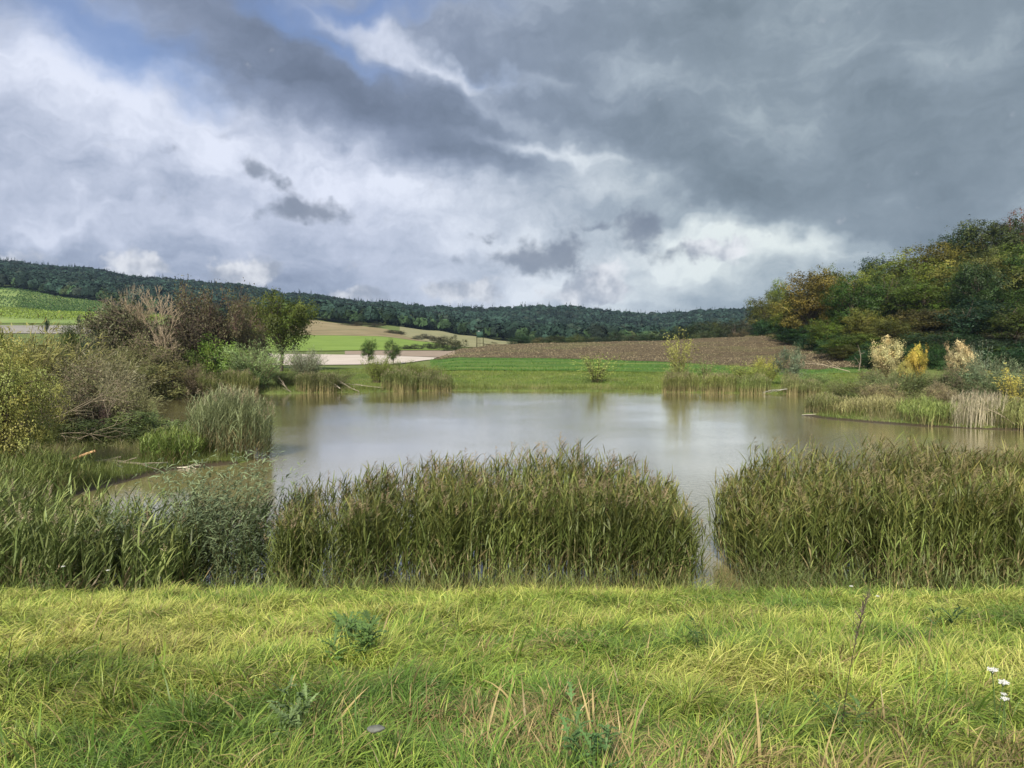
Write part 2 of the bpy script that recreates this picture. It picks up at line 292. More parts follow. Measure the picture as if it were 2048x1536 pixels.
def water_mat():
    m, nt, N, L = mat_base('muddy_pond_water'); out = N.new('ShaderNodeOutputMaterial'); tc = N.new('ShaderNodeTexCoord')
    n0 = N.new('ShaderNodeTexNoise'); n0.inputs['Scale'].default_value = .08; n0.inputs['Detail'].default_value = 4; L.new(tc.outputs['Object'], n0.inputs['Vector'])
    rp = N.new('ShaderNodeValToRGB'); L.new(n0.outputs['Fac'], rp.inputs[0]); rp.color_ramp.elements[0].position = .3; rp.color_ramp.elements[0].color = (.25, .215, .095, 1); rp.color_ramp.elements[1].position = .7; rp.color_ramp.elements[1].color = (.31, .265, .125, 1)
    pb = N.new('ShaderNodeBsdfPrincipled'); L.new(rp.outputs[0], pb.inputs['Base Color']); pb.inputs['Roughness'].default_value = .045; pb.inputs['IOR'].default_value = 2.2; pb.inputs['Coat Weight'].default_value = 1.0; pb.inputs['Coat IOR'].default_value = 1.6; pb.inputs['Coat Roughness'].default_value = .03
    h = None
    for sc, am, st in ((2.2, .30, (1, 1.6, 1)), (6.0, .34, (.7, 1.5, 1)), (15.0, .16, (.7, 1.4, 1))):
        mp = N.new('ShaderNodeMapping'); mp.inputs['Scale'].default_value = st; L.new(tc.outputs['Object'], mp.inputs[0])
        n = N.new('ShaderNodeTexNoise'); n.inputs['Scale'].default_value = sc; n.inputs['Detail'].default_value = 3; L.new(mp.outputs[0], n.inputs['Vector'])
        a = N.new('ShaderNodeMath'); a.operation = 'MULTIPLY'; L.new(n.outputs['Fac'], a.inputs[0]); a.inputs[1].default_value = am
        if h is None: h = a.outputs[0]
        else:
            s = N.new('ShaderNodeMath'); s.operation = 'ADD'; L.new(h, s.inputs[0]); L.new(a.outputs[0], s.inputs[1]); h = s.outputs[0]
    # wind patches: ripples strong in some places, calm in others
    nw = N.new('ShaderNodeTexNoise'); nw.inputs['Scale'].default_value = .06; nw.inputs['Detail'].default_value = 3; L.new(tc.outputs['Object'], nw.inputs['Vector'])
    mr = N.new('ShaderNodeMapRange'); mr.inputs[1].default_value = .4; mr.inputs[2].default_value = .6; mr.inputs[3].default_value = .35; mr.inputs[4].default_value = 1.0; L.new(nw.outputs['Fac'], mr.inputs[0])
    bp = N.new('ShaderNodeBump'); bp.inputs['Distance'].default_value = .022; L.new(mr.outputs[0], bp.inputs['Strength']); L.new(h, bp.inputs['Height']); L.new(bp.outputs[0], pb.inputs['Normal']); L.new(bp.outputs[0], pb.inputs['Coat Normal'])
    L.new(pb.outputs[0], out.inputs[0]); return m
# ------------------------------------------------------------ setting: ground, pond, fields
def axis(lo, hi, fine_lo, fine_hi, st, gr=1.045):
    a = list(np.arange(fine_lo, fine_hi + st / 2, st)); s = st
    while a[-1] < hi: s *= gr; a.append(a[-1] + s)
    s = st; b = [fine_lo]
    while b[-1] > lo: s *= gr; b.append(b[-1] - s)
    return np.array(b[1:][::-1] + a)
def grid(xs, ys, hfun):
    X, Y = np.meshgrid(xs, ys); Z = hfun(X, Y); v = np.stack([X, Y, Z], 2).reshape(-1, 3); nx = len(xs)
    i = (np.arange(len(ys) - 1)[:, None] * nx + np.arange(nx - 1)[None]).reshape(-1)
    return v, np.stack([i, i + 1, i + nx + 1, i + nx], 1)
M_ground = ground_mat('meadow_ground', [(.075, .10, .028), (.12, .16, .04), (.17, .19, .06)], .12, 10, .6, 2.5, .15,
                      second=[((.22, .19, .09), .5, .58, .75, (1, 3, 1)), ((.06, .075, .02), 1.6, .55, .7, (1, 2, 1))])
v, q = grid(axis(-2500, 2500, -45, 60, .6), axis(-240, 2700, -1, 112, .5, 1.04), H)
tag(ob('ground', mk_mesh('ground', v, q, None, M_ground, True)), 'green meadow ground sloping down to the pond and rolling up to far hills', kind='structure')
v, q = grid(np.linspace(-60, 80, 15), np.linspace(11, 100, 10), lambda X, Y: X * 0)
tag(ob('pond_water', mk_mesh('pond_water', v, q, None, water_mat())), 'calm muddy brown pond water mirroring the clouded sky', kind='structure')
def field(name, label, cols_px, Y0, Y1, mat, off=.18, nx=60, ny=24):
    """sheet on the terrain; cols_px=(left,right); Y0,Y1 = functions or numbers of px"""
    t = np.linspace(0, 1, nx); pxs = cols_px[0] + (cols_px[1] - cols_px[0]) * t
    a = np.array([Y0(p) if callable(Y0) else Y0 for p in pxs]); b = np.array([Y1(p) if callable(Y1) else Y1 for p in pxs])
    s = np.linspace(0, 1, ny)[:, None]; Y = a[None] * (1 - s) + b[None] * s; X = (pxs[None] - CX) / FPX * Y; Z = H(X, Y) + off
    v = np.stack([X, Y, Z], 2).reshape(-1, 3); i = (np.arange(ny - 1)[:, None] * nx + np.arange(nx - 1)[None]).reshape(-1)
    return tag(ob(name, mk_mesh(name, v, np.stack([i, i + 1, i + nx + 1, i + nx], 1), None, mat, True)), label, kind='structure')
def itp(xs, ys): return lambda p: float(np.interp(p, xs, ys))
M_plough = ground_mat('ploughed_soil', [(.075, .054, .029), (.112, .083, .046), (.145, .112, .064)], .5, 12, 1.0, 1.5, .3, (.5, 2.6, 1),
                      second=[((.30, .25, .16), 1.6, .6, .72, (.6, 2.5, 1)), ((.14, .155, .05), .035, .52, .72, (1, 2, 1)), ((.045, .034, .018), .5, .52, .64, (.06, 3.5, 1), -5)])
field('ploughed_field', 'brown ploughed field with straw flecks on the low rise behind the pond', (868, 1735), itp([868, 930, 1000, 1300, 1500, 1735], [172, 163, 157, 147, 138, 124]), itp([868, 900, 930, 1450, 1530, 1600, 1700, 1735], [178, 195, 207, 210, 203, 172, 139, 128]), M_plough, .16, 120, 50)
M_crop = ground_mat('green_crop', [(.045, .10, .018), (.07, .145, .025), (.11, .18, .035)], .3, 8, .9, 2.0, .25, (1, 3, 1), second=[((.15, .20, .045), .09, .52, .6, (.12, 1.6, 1), 4)])
field('crop_field', 'dark green crop strips between the ploughed rise and the pond meadow', (860, 1735), itp([860, 1300, 1735], [122, 116, 112]), itp([860, 930, 1000, 1300, 1500, 1735], [172, 163, 157, 147, 138, 124]), M_crop, .12, 100, 24)
M_pale = ground_mat('pale_stubble', [(.42, .36, .31), (.50, .44, .385), (.56, .50, .44)], .15, 8, .3, 2, .1, (1, 4, 1), second=[((.33, .27, .20), .3, .58, .7, (.3, 5, 1))])
field('pale_field', 'pale bleached bare field behind the round green tree', (470, 882), itp([470, 800, 882], [150, 152, 176]), itp([470, 740, 880], [226, 205, 181]), M_pale, .15, 60, 20)
M_pink = ground_mat('brown_stubble', [(.22, .17, .13), (.28, .22, .17), (.32, .26, .2)], .2, 8, .5, 1, .2, (1, 4, 1))
field('stubble_field', 'thin pinkish brown stubble strip behind the pale field', (690, 910), itp([690, 905], [212, 180]), itp([690, 910], [248, 262]), M_pink, .17, 50, 12)
M_mead = ground_mat('bright_meadow', [(.13, .20, .035), (.17, .25, .045), (.20, .28, .06)], .05, 9, .4, .8, .3, (1, 2, 1))
field('bright_meadow', 'bright green meadow slope above the pale field', (380, 905), itp([380, 690, 905], [232, 252, 268]), itp([380, 600, 730, 905], [402, 400, 385, 372]), M_mead, .22, 60, 24)
M_dry = ground_mat('dry_grass_slope', [(.16, .125, .07), (.24, .195, .105), (.31, .25, .15)], .045, 10, .8, .4, .5, (1, 1.6, 1), second=[((.12, .13, .05), .03, .55, .7, (1, 2, 1))])
field('dry_meadow', 'tan dry grass slope below the forest', (560, 850), itp([560, 600, 730, 850], [402, 400, 385, 377]), itp([560, 640, 720, 850], [565, 560, 520, 400]), M_dry, .3, 60, 24)
M_olive = ground_mat('olive_pasture', [(.19, .19, .09), (.24, .23, .12), (.27, .25, .14)], .03, 8, .3, .5, .3)
field('far_pasture', 'muted olive pasture at the forest foot behind the hunting stand', (800, 1035), itp([800, 850, 905, 1035], [430, 385, 330, 330]), itp([800, 900, 1035], [600, 600, 520]), M_olive, .3, 40, 16)
M_greyf = ground_mat('grey_stubble', [(.21, .20, .18), (.27, .25, .22), (.31, .29, .25)], .08, 8, .4, .5, .3, (1, 3, 1))
field('grey_field', 'grey bare field patch below the vineyard', (-60, 330), 335, 398, M_greyf, .25, 40, 12)
VF = itp([-100, 60, 200, 290, 330], [665, 665, 640, 560, 520])
M_vfloor = ground_mat('vineyard_floor', [(.14, .20, .05), (.19, .26, .07), (.23, .28, .09)], .05, 8, .5, .5, .3)
field('vineyard_ground', 'green grassy floor between the vine rows', (-250, 330), 412, lambda p: max(VF(p) + 8, 470), M_vfloor, .25, 60, 40)
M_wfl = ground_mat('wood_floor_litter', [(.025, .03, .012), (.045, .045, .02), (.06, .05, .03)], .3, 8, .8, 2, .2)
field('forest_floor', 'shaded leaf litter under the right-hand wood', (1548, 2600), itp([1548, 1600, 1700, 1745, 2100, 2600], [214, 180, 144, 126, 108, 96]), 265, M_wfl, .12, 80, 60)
# vine rows: leafy strips following the slope, one object each for the dark and the light block
LANES = [(2 + 9 * k - 9, 506, 14 + 9 * k - 9, 572) for k in range(-8, 5)] + [(12 + 8 * k - 8, 580, 25 + 8 * k - 8, 648) for k in range(-8, 4)]
def lane_free(px, Y):
    f = np.ones(len(px), bool)
    for a, ya, b, yb in LANES: f &= ~((Y > ya) & (Y < yb) & (np.abs(px - (a + (b - a) * (Y - ya) / (yb - ya))) < 2.6))
    return f
def vine_block(name, label, px0, px1, Y0, Y1f, rowgap, col, seed):
    r = rng(seed); B = Buf(); Y = Y0
    while Y < Y0 + 260:
        xs = np.arange((px0 - CX) / FPX * Y, (px1 - CX) / FPX * Y, 1.5); yy = Y + (xs + 300) * .10 + r.normal(0, .05, len(xs))
        px = CX + xs / yy * FPX; mx = np.array([Y1f(p) for p in px]); ok = (yy < mx) & (px > px0) & (px < px1) & lane_free(px, yy)
        # grassy lanes running up the slope at the far left
        xs = xs[ok]; yy = yy[ok]
        if len(xs):
            n = len(xs) * 5; c = np.repeat(np.stack([xs, yy, H(xs, yy)], 1), 5, 0); c[:, 0] += r.uniform(-.9, .9, n); c[:, 1] += r.normal(0, .22, n); c[:, 2] += r.uniform(.5, 2.0, n)
            nr = r.normal(0, .6, (n, 3)) + [0, -.5, .5]
            cc = np.array(col)[None] * r.uniform(.6, 1.35, (n, 1)) * (1 + .35 * (fbm(c[:, 0] / 14, c[:, 1] / 14, 5, 3)[:, None] - .5))
            leaves(B, c, nr, r.uniform(.7, 1.1, n), .8, cc, r)
        Y += rowgap
    o = ob(name, B.mesh(name, M_leaf)); tag(o, label, 'vineyard', kind='stuff'); return o
vine_block('vineyard', 'dark green vine rows striping the hillside at the far left', -250, 330, 502, VF, 4.6, (.05, .105, .022), 1)
vine_block('vineyard', 'bright yellow green vine rows along the foot of the vineyard hill', -250, 330, 436, lambda p: 500, 4.4, (.19, .26, .035), 2)

# ------------------------------------------------------------ far forest (stuff)
def forest(name, label, px0, px1, foot, top, n, seed, col, hmin=9, hmax=15, conif=.08, wid=.85):
    r = rng(seed); px = r.uniform(px0, px1, n); f = np.array([foot(p) for p in px]); t = np.array([top(p) for p in px])
    Y = f + (t - f) * r.random(n) ** .9; keep = 1; X = (px - CX) / FPX * Y; Z = H(X, Y)
    hh = r.uniform(hmin, hmax, n); B = Buf(); K = 46
    con = (r.random(n) < conif + .5 * (vnoise(px / 60., Y / 90., 7) > .72)) & (Y > 600)
    # crown = many leaf clumps on an ellipsoid (or a cone for the conifers)
    u = r.normal(0, 1, (n, K, 3)); u /= np.linalg.norm(u, axis=2, keepdims=True); u[..., 2] = np.abs(u[..., 2]) * 1.1 - .35; u[..., 1] = np.where(r.random((n, K)) < .7, -np.abs(u[..., 1]), u[..., 1])
    w = hh * wid * .5
    lump = 1 + .25 * (r.random((n, K)) - .5)
    c = np.stack([X[:, None] + u[..., 0] * w[:, None] * lump, Y[:, None] + u[..., 1] * w[:, None], Z[:, None] + hh[:, None] * (.55 + .45 * u[..., 2])], 2)
    tt = r.random((n, K)); cw = (1 - tt) * .24; an = r.uniform(0, 2 * np.pi, (n, K))
    cc = np.stack([X[:, None] + np.cos(an) * cw * hh[:, None], Y[:, None] + np.sin(an) * cw * hh[:, None], Z[:, None] + hh[:, None] * (.12 + 1.05 * tt)], 2)
    c = np.where(con[:, None, None], cc, c); nr = u + r.normal(0, .35, u.shape)
    tint = np.array(col)[None] * r.uniform(.55, 1.5, (n, 1)); patch = fbm(px / 50, Y / 60, seed, 3)[:, None]
    tint = tint * (1 + 1.0 * (patch - .5)) * np.where(con[:, None], .5, 1); tint[:, 0] *= 1 + .5 * r.random(n) * (r.random(n) < .2)
    tc_ = np.repeat(tint[:, None], K, 1) * r.uniform(.75, 1.25, (n, K, 1))
    sz = (hh * .36)[:, None] * r.uniform(.7, 1.2, (n, K)); sz = np.where(con[:, None], (hh[:, None] * .20) * (1.15 - tt) + .5, sz)
    leaves(B, c.reshape(-1, 3), nr.reshape(-1, 3), sz.reshape(-1), .9, tc_.reshape(-1, 3), r)
    tag(ob(name, B.mesh(name, M_forest)), label, 'forest', kind='stuff')
FOOT = itp([-700, 60, 200, 290, 330, 600, 640, 720, 850, 905, 1035, 1100, 1500, 1600], [680, 672, 650, 570, 560, 570, 568, 550, 600, 610, 530, 480, 480, 700])
RTOP = lambda p: 1330
forest('forest', 'dark bluish green forest covering the far hills up to the skyline', -250, 1700, FOOT, RTOP, 13500, 11, (.023, .045, .033))  # foliage colour darkened and blued to carry the cloud shade on the hills
forest('forest', 'paler green broadleaf edge of the forest at the hill foot', -200, 1560, FOOT, lambda p: FOOT(p) + 45, 1300, 12, (.034, .062, .026), 7, 12, 0)
# ridge-line conifers
def ridge(seed, n):
    r = rng(seed); px = np.concatenate([r.uniform(-150, 160, n // 3), r.uniform(900, 1450, n // 3), r.uniform(300, 900, n // 6)]); n = len(px); Y = r.uniform(1240, 1330, n); X = (px - CX) / FPX * Y; Z = H(X, Y); B = Buf(); K = 60
    hh = r.uniform(12, 21, n); tt = r.random((n, K)); cw = (1 - tt) * .17; an = r.uniform(0, 2 * np.pi, (n, K))
    c = np.stack([X[:, None] + np.cos(an) * cw * hh[:, None], Y[:, None] + np.sin(an) * cw * hh[:, None], Z[:, None] + hh[:, None] * (.1 + .92 * tt)], 2).reshape(-1, 3)
    leaves(B, c, r.normal(0, 1, c.shape), (hh[:, None] * .16 * (1.1 - tt)).reshape(-1) + .3, .7, np.array([[.016, .034, .022]]) * r.uniform(.7, 1.3, (len(c), 1)), r)
    tag(ob('conifers', B.mesh('conifers', M_forest)), 'row of tiny dark conifers standing on the forest skyline', 'forest', kind='stuff')
ridge(13, 330)

# ------------------------------------------------------------ plant prototypes (unit height, unit width)
def norm_bufs(*bs):
    V = bs[0].arrays()[0]; h = np.percentile(V[:, 2], 99.3); w = np.percentile(V[:, 0], 99) - np.percentile(V[:, 0], 1)
    for b in bs:
        for a in b.v: a /= np.array([w, w, h])
def limb(p0, p1, r0, r1, rd, k=5, wob=.03):
    pts = [np.array(p0) * (1 - t) + np.array(p1) * t + (rd.normal(0, wob, 3) if 0 < t < 1 else 0) + np.array([0, 0, .08 * math.sin(t * math.pi)]) for t in np.linspace(0, 1, k)]
    return [(pts[i], pts[i + 1], r0 + (r1 - r0) * i / (k - 1), r0 + (r1 - r0) * (i + 1) / (k - 1)) for i in range(k - 1)]
def proto_broadleaf(seed, nl=26, per=230, z0=.2, wide=.8, leaf=.024, lobe=.13, trunk=.02, gap=.0, flat=1.0, top=1.0):
    rd = rng(seed); F = Buf(); T = Buf(); segs = []
    cz = (z0 + top) / 2; rz = (top - z0) / 2; cs = []
    for i in range(nl):
        while True:
            u = rd.normal(0, 1, 3); u /= np.linalg.norm(u); k = rd.uniform(.45, .86) if rd.random() < .85 else rd.uniform(.1, .4)
            c = np.array([u[0] * wide / 2 * k, u[1] * wide / 2 * k, cz + u[2] * rz * k])
            if all(np.linalg.norm(c - o) > lobe * .62 for o, _ in cs) or rd.random() < .05: break
        cs.append((c, lobe * rd.uniform(.7, 1.25)))
    if trunk > 0:
        base = np.array([0, 0, 0.0]); fork = np.array([rd.normal(0, .015), rd.normal(0, .015), z0 + .12])
        segs += limb((0, 0, -.04), fork, trunk * 1.25, trunk * .75, rd, 4, .006); segs += limb(fork, (rd.normal(0, .04), rd.normal(0, .04), top * .85), trunk * .7, trunk * .12, rd, 5, .015)
        for c, _ in cs:
            h = min(max(z0 * .8 + .03, c[2] * .55), .7); segs += limb((fork[0] * h, fork[1] * h, h), c, trunk * .4, trunk * .08, rd, 5, .012)
        tubes(T, segs, np.array([1., 1, 1]), 6)
    for c, lr in cs:
        n = int(per * (lr / lobe) ** 2 * rd.uniform(.7, 1.2)); nc = max(6, n // 16)
        uc = rd.normal(0, 1, (nc, 3)); uc /= np.linalg.norm(uc, axis=1, keepdims=True); rr = (.35 + .65 * rd.random(nc) ** .45) * lr
        cc = c + uc * rr[:, None] * [1, 1, .8 * flat]; idx = rd.integers(0, nc, n)
        pp = cc[idx] + rd.normal(0, lr * .17, (n, 3)); nr = uc[idx] * .6 + (pp - c) / lr * .6 + rd.normal(0, .34, (n, 3)) + [0, 0, .25]
        tone = rd.uniform(.72, 1.28); ct = rd.uniform(.82, 1.18, nc); tt = tone * ct[idx] * rd.uniform(.82, 1.18, n)
        col = np.stack([tt * rd.uniform(.9, 1.15), tt, tt * .95], 1); leaves(F, pp, nr, leaf * rd.uniform(.6, 1.3, n), .7, col, rd)
    norm_bufs(F, T) if trunk > 0 else norm_bufs(F)
    return F.mesh('crown', M_leaf), (T.mesh('trunk', M_bark) if trunk > 0 else None)
def proto_spray(seed, ns=150, per=34, th=(.05, 1.0), leaf=.06, lw=.13, spread=.16, low=.1, stemw=.004, jitter=.03):
    """many thin stems fanning from the base, clothed in narrow leaves"""
    rd = rng(seed); F = Buf(); T = Buf(); a = rd.uniform(0, 2 * np.pi, ns); rr = spread * np.sqrt(rd.random(ns)); b = np.stack([np.cos(a) * rr, np.sin(a) * rr, np.zeros(ns)], 1)
    az = a + rd.normal(0, .6, ns); lean = np.clip(rr / spread, 0, 1); Ln = rd.uniform(.55, 1.0, ns) * (1 - .15 * lean)
    t0 = th[0] + rd.uniform(0, .35, ns) * lean; t1 = t0 + th[1] * rd.uniform(.2, 1, ns) * (.4 + .6 * lean)
    P = arcs(b, az, Ln, t0, t1, 6); one = np.ones((ns, 3)); ribbons(T, P, np.full(ns, stemw * 2), [1, .9, .8, .7, .5, .3], one, one, r=rd)
    i = rd.integers(0, ns, ns * per); t = low + (1 - low) * rd.random(len(i)) ** .8; f = t * 5; k = np.minimum(f.astype(int), 4); fr = (f - k)[:, None]
    p = P[i, k] * (1 - fr) + P[i, k + 1] * fr + rd.normal(0, jitter, (len(i), 3)); d = P[i, k + 1] - P[i, k]; d /= np.linalg.norm(d, axis=1, keepdims=True); d = d + rd.normal(0, .55, d.shape); d /= np.linalg.norm(d, axis=1, keepdims=True)
    L = leaf * rd.uniform(.6, 1.3, len(i)); Q = np.stack([p, p + d * L[:, None] * .5 + rd.normal(0, .002, p.shape), p + d * L[:, None] - [0, 0, .006]], 1)
    tone = (rd.uniform(.7, 1.3, ns)[i] * rd.uniform(.75, 1.25, len(i)))[:, None] * np.ones((1, 3)); ribbons(F, Q, L * lw, [.3, 1, .1], tone, tone, r=rd)
    norm_bufs(F, T); return F.mesh('foliage', M_leaf), T.mesh('stem', M_bark)
def proto_bare(seed, depth=5, spread=.55, ln=.34, r0=.02, up=.12, split=3, leafn=0, leaf=.02, stems=1, twig=0.0012, wob=.16, base_spread=.5):
    rd = rng(seed); segs = []; tips = []
    for s in range(stems):
        d = np.array([rd.normal(0, base_spread * (stems > 1)), rd.normal(0, base_spread * (stems > 1)), 1.0]); b = np.array([rd.normal(0, .05 * (stems > 1)), rd.normal(0, .05 * (stems > 1)), -.02])
        grow(b, d, ln * rd.uniform(.8, 1.1), r0 * rd.uniform(.6, 1) if stems > 1 else r0, depth, rd, segs, tips, split, spread, up, .70, wob, 3)
    segs = [(a, b, max(x, twig), max(y, twig)) for a, b, x, y in segs]; T = Buf(); tubes(T, segs, np.array([1., 1, 1]), 4)
    if leafn:
        F = Buf(); tp = np.array([t[0] for t in tips]); i = rd.integers(0, len(tp), leafn); p = tp[i] + rd.normal(0, .025, (leafn, 3)); tt = (rd.uniform(.6, 1.4, len(tp))[i] * rd.uniform(.8, 1.2, leafn))[:, None] * np.ones((1, 3))
        leaves(F, p, rd.normal(0, 1, (leafn, 3)) + [0, 0, .4], leaf * rd.uniform(.6, 1.3, leafn), .6, tt, rd); norm_bufs(T, F); return F.mesh('foliage', M_leaf), T.mesh('branches', M_wood)
    norm_bufs(T); return None, T.mesh('branches', M_wood)
BROAD = [proto_broadleaf(100 + i, nl=40 + 3 * (i % 4), per=300, wide=.74 + .07 * (i % 3), z0=.12, lobe=.115 + .012 * (i % 3), trunk=.014, leaf=.019) for i in range(7)]
LONE = [proto_broadleaf(120 + i, nl=30, per=300, z0=.30, wide=.75, leaf=.022, lobe=.13, trunk=.018) for i in range(3)]
BUSH = [proto_broadleaf(140 + i, nl=30, per=230, z0=-.25, wide=1.5, leaf=.036, lobe=.22, trunk=.014, top=1.0) for i in range(5)]
SPRAY = [proto_spray(160 + i, ns=210, per=34, leaf=.055, lw=.14) for i in range(4)]
THIN = [proto_spray(170 + i, ns=34, per=42, th=(.02, .3), leaf=.035, lw=.28, spread=.05, low=.1, stemw=.003, jitter=.02) for i in range(3)]
TWIG = [proto_bare(180 + i, depth=5, stems=6, ln=.22, r0=.010, leafn=15000, leaf=.015, spread=.6, up=.05, twig=.0012) for i in range(3)]
BARE = [proto_bare(190 + i, depth=5, stems=1, ln=.30, r0=.008, spread=.36, up=.2, split=3, twig=.0009) for i in range(2)]
def plant(name, proto, px, top_py, wpx, Y, col, label, cat, group=None, bark=(.10, .08, .06), rot=None, parts=('crown', 'trunk'), wid_m=None, sink=.05):
    X, _ = XY(px, Y); z = h1(X, Y); h = zat(top_py, Y) - z; w = wid_m or wpx / FPX * Y
    e = empty(name, (X, Y, z - sink)); e.scale = (w, w, h + sink); e.rotation_euler.z = rot if rot is not None else (px * 1.7 + Y) % 6.28
    if proto[0] is not None: ob(parts[0], proto[0], e, col)
    if proto[1] is not None: ob(parts[1], proto[1], e, bark)
    return tag(e, label, cat, group)
FS = ('foliage', 'stem'); FB = ('foliage', 'branches')
# ---- right wooded slope: px, top, width, Y, colour, proto, label
ORD = ['first', 'second', 'third', 'fourth', 'fifth', 'sixth', 'seventh', 'eighth', 'ninth', 'tenth', 'eleventh', 'twelfth', 'thirteenth', 'fourteenth', 'fifteenth', 'sixteenth', 'seventeenth', 'eighteenth', 'nineteenth', 'twentieth', 'twenty-first', 'twenty-second']
G1 = 'trees of the wooded slope on the right'
gr = (.085, .13, .018); dg = (.042, .085, .015); yg = (.135, .175, .028); ol = (.15, .155, .03); oc = (.16, .14, .028); br = (.105, .115, .028); vb = (.030, .072, .018)
RF = [
 (1532, 588, 60, 228, br, 0, 'brownish twiggy tree at the left tip of the right-hand wood'),
 (1560, 564, 62, 232, yg, 1, 'yellow green small-crowned tree at the left end of the right-hand wood'),
 (1580, 600, 70, 205, ol, 2, 'olive brown tree low at the left end of the wood above the ploughed field'),
 (1620, 546, 95, 178, (.15, .13, .03), 3, 'ochre orange autumn tree, the most golden crown of the right-hand wood'),
 (1660, 540, 80, 180, (.13, .125, .025), 4, 'bronze green autumn tree just right of the golden tree'),
 (1560, 630, 60, 206, dg, 5, 'dark green low tree at the left foot of the right-hand wood'),
 (1604, 655, 70, 178, vb, 6, 'dark green ivy-like tree above the left edge of the ploughed field corner'),
 (1668, 535, 40, 200, gr, 5, 'spiky dark green treetop poking up right of the golden tree'),
 (1700, 556, 90, 165, dg, 0, 'shadowy dark tree right of the bronze crown in the wood'),
 (1650, 640, 70, 160, gr, 1, 'mid green lower tree below the golden tree'),
 (1715, 540, 90, 185, yg, 2, 'yellowish green tree below the dark round treetop on the skyline'),
 (1748, 519, 66, 215, (.018, .045, .022), 3, 'round dark green treetop on the skyline of the wood'),
 (1770, 545, 110, 168, (.06, .09, .02), 4, 'broad mid green tree in the centre of the wood'),
 (1815, 505, 110, 190, yg, 5, 'yellow green feathery treetop halfway up the wooded skyline'),
 (1865, 488, 110, 195, (.12, .115, .02), 6, 'golden green treetop high on the wooded skyline'),
 (1840, 560, 110, 160, gr, 0, 'green tree in the middle rows of the wood right of centre'),
 (1905, 465, 90, 205, (.03, .06, .02), 1, 'dark green treetop left of the tallest trees on the skyline'),
 (1930, 520, 120, 170, ol, 2, 'olive brown tree below the dark skyline treetop'),
 (1960, 446, 110, 200, (.055, .075, .02), 3, 'tall olive green treetop, second highest on the right skyline'),
 (2005, 445, 90, 205, (.05, .07, .018), 4, 'tall feathery green treetop beside the reddish one'),
 (2042, 428, 80, 205, (.14, .065, .035), 5, 'reddish brown treetop at the top right corner of the wood'),
 (2010, 520, 130, 165, yg, 6, 'yellowish green crown at the right edge in the upper wood'),
 (2080, 470, 120, 180, gr, 0, 'green tree cut by the right edge of the wood'),
 (1730, 620, 95, 150, ol, 1, 'olive tree at the wood edge above the field corner'),
 (1790, 640, 100, 142, (.09, .10, .02), 2, 'yellow olive tree with a rounded crown in the lower wood'),
 (1850, 620, 110, 145, (.10, .095, .03), 3, 'brown olive crown with an open top in the lower middle of the wood'),
 (1930, 600, 120, 140, (.022, .052, .026), 4, 'blue green dark tree in the lower right of the wood'),
 (1985, 570, 120, 150, dg, 5, 'deep green tree right of the blue green one'),
 (2030, 610, 120, 135, (.07, .10, .018), 6, 'bright leafed green tree at the right edge in the lower wood'),
 (1890, 660, 120, 128, (.03, .06, .02), 0, 'dark shaded tree behind the pale dead trees'),
 (1690, 690, 60, 137, (.08, .09, .02), 1, 'small yellowish shrub tree at the foot of the wood beside the field corner'),
 (1660, 682, 60, 146, vb, 2, 'dark green thicket tree at the wood foot above the ploughed soil'),
 (1710, 668, 90, 140, gr, 3, 'mid green tree at the wood foot right of the thicket'),
 (1765, 700, 90, 120, (.03, .075, .02), 4, 'green understorey tree just left of the beige dry tree'),
 (1840, 690, 110, 118, dg, 5, 'dark understorey tree behind the yellow leaved small tree'),
 (1960, 680, 130, 115, (.03, .055, .02), 6, 'dark understorey tree behind the grey green willow on the spit'),
 (2040, 690, 130, 112, gr, 0, 'green understorey tree at the right edge behind the yellow bush'),
]
for i, (px, tp, w, Y, c, k, lb) in enumerate(RF):
    plant('tree', BROAD[k], px, tp, w * 1.25, Y, c, lb, 'tree', G1)
rr = rng(55)
for i in range(34):       # crowns that fill the depth of the wood
    px = rr.uniform(1580, 2180); Y = rr.uniform(130, 235) if px > 1720 else rr.uniform(175, 235)
    X, _ = XY(px, Y); sky_ = np.interp(px, [1500, 1560, 1700, 1750, 1870, 1960, 2048, 2200], [620, 585, 560, 545, 505, 470, 455, 450]); gy = HZ + (CAMZ - h1(X, Y)) / Y * FPX
    tp = max(sky_ + rr.uniform(5, 60), gy - rr.uniform(11, 15) / Y * FPX)
    plant('tree', BROAD[i % 7], px, tp, rr.uniform(75, 120), Y, [gr, dg, ol, yg, br, (.035, .065, .02)][i % 6], 'leafy crown deep among the dense trees of the right-hand wood', 'tree', 'crowns filling the right-hand wood')
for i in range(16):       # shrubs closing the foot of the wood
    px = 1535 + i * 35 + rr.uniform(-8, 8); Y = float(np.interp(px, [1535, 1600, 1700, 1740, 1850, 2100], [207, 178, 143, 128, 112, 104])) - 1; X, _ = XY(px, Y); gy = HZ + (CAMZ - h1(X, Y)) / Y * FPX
    plant('shrub', BUSH[i % 5], px, gy - rr.uniform(2.6, 4.6) / Y * FPX, rr.uniform(60, 80), Y, [(.025, .065, .022), (.035, .08, .02), (.02, .05, .02)][i % 3], ORD[i] + ' dark shrub from the left along the foot of the right-hand wood', 'shrub', 'shrubs along the foot of the wood')
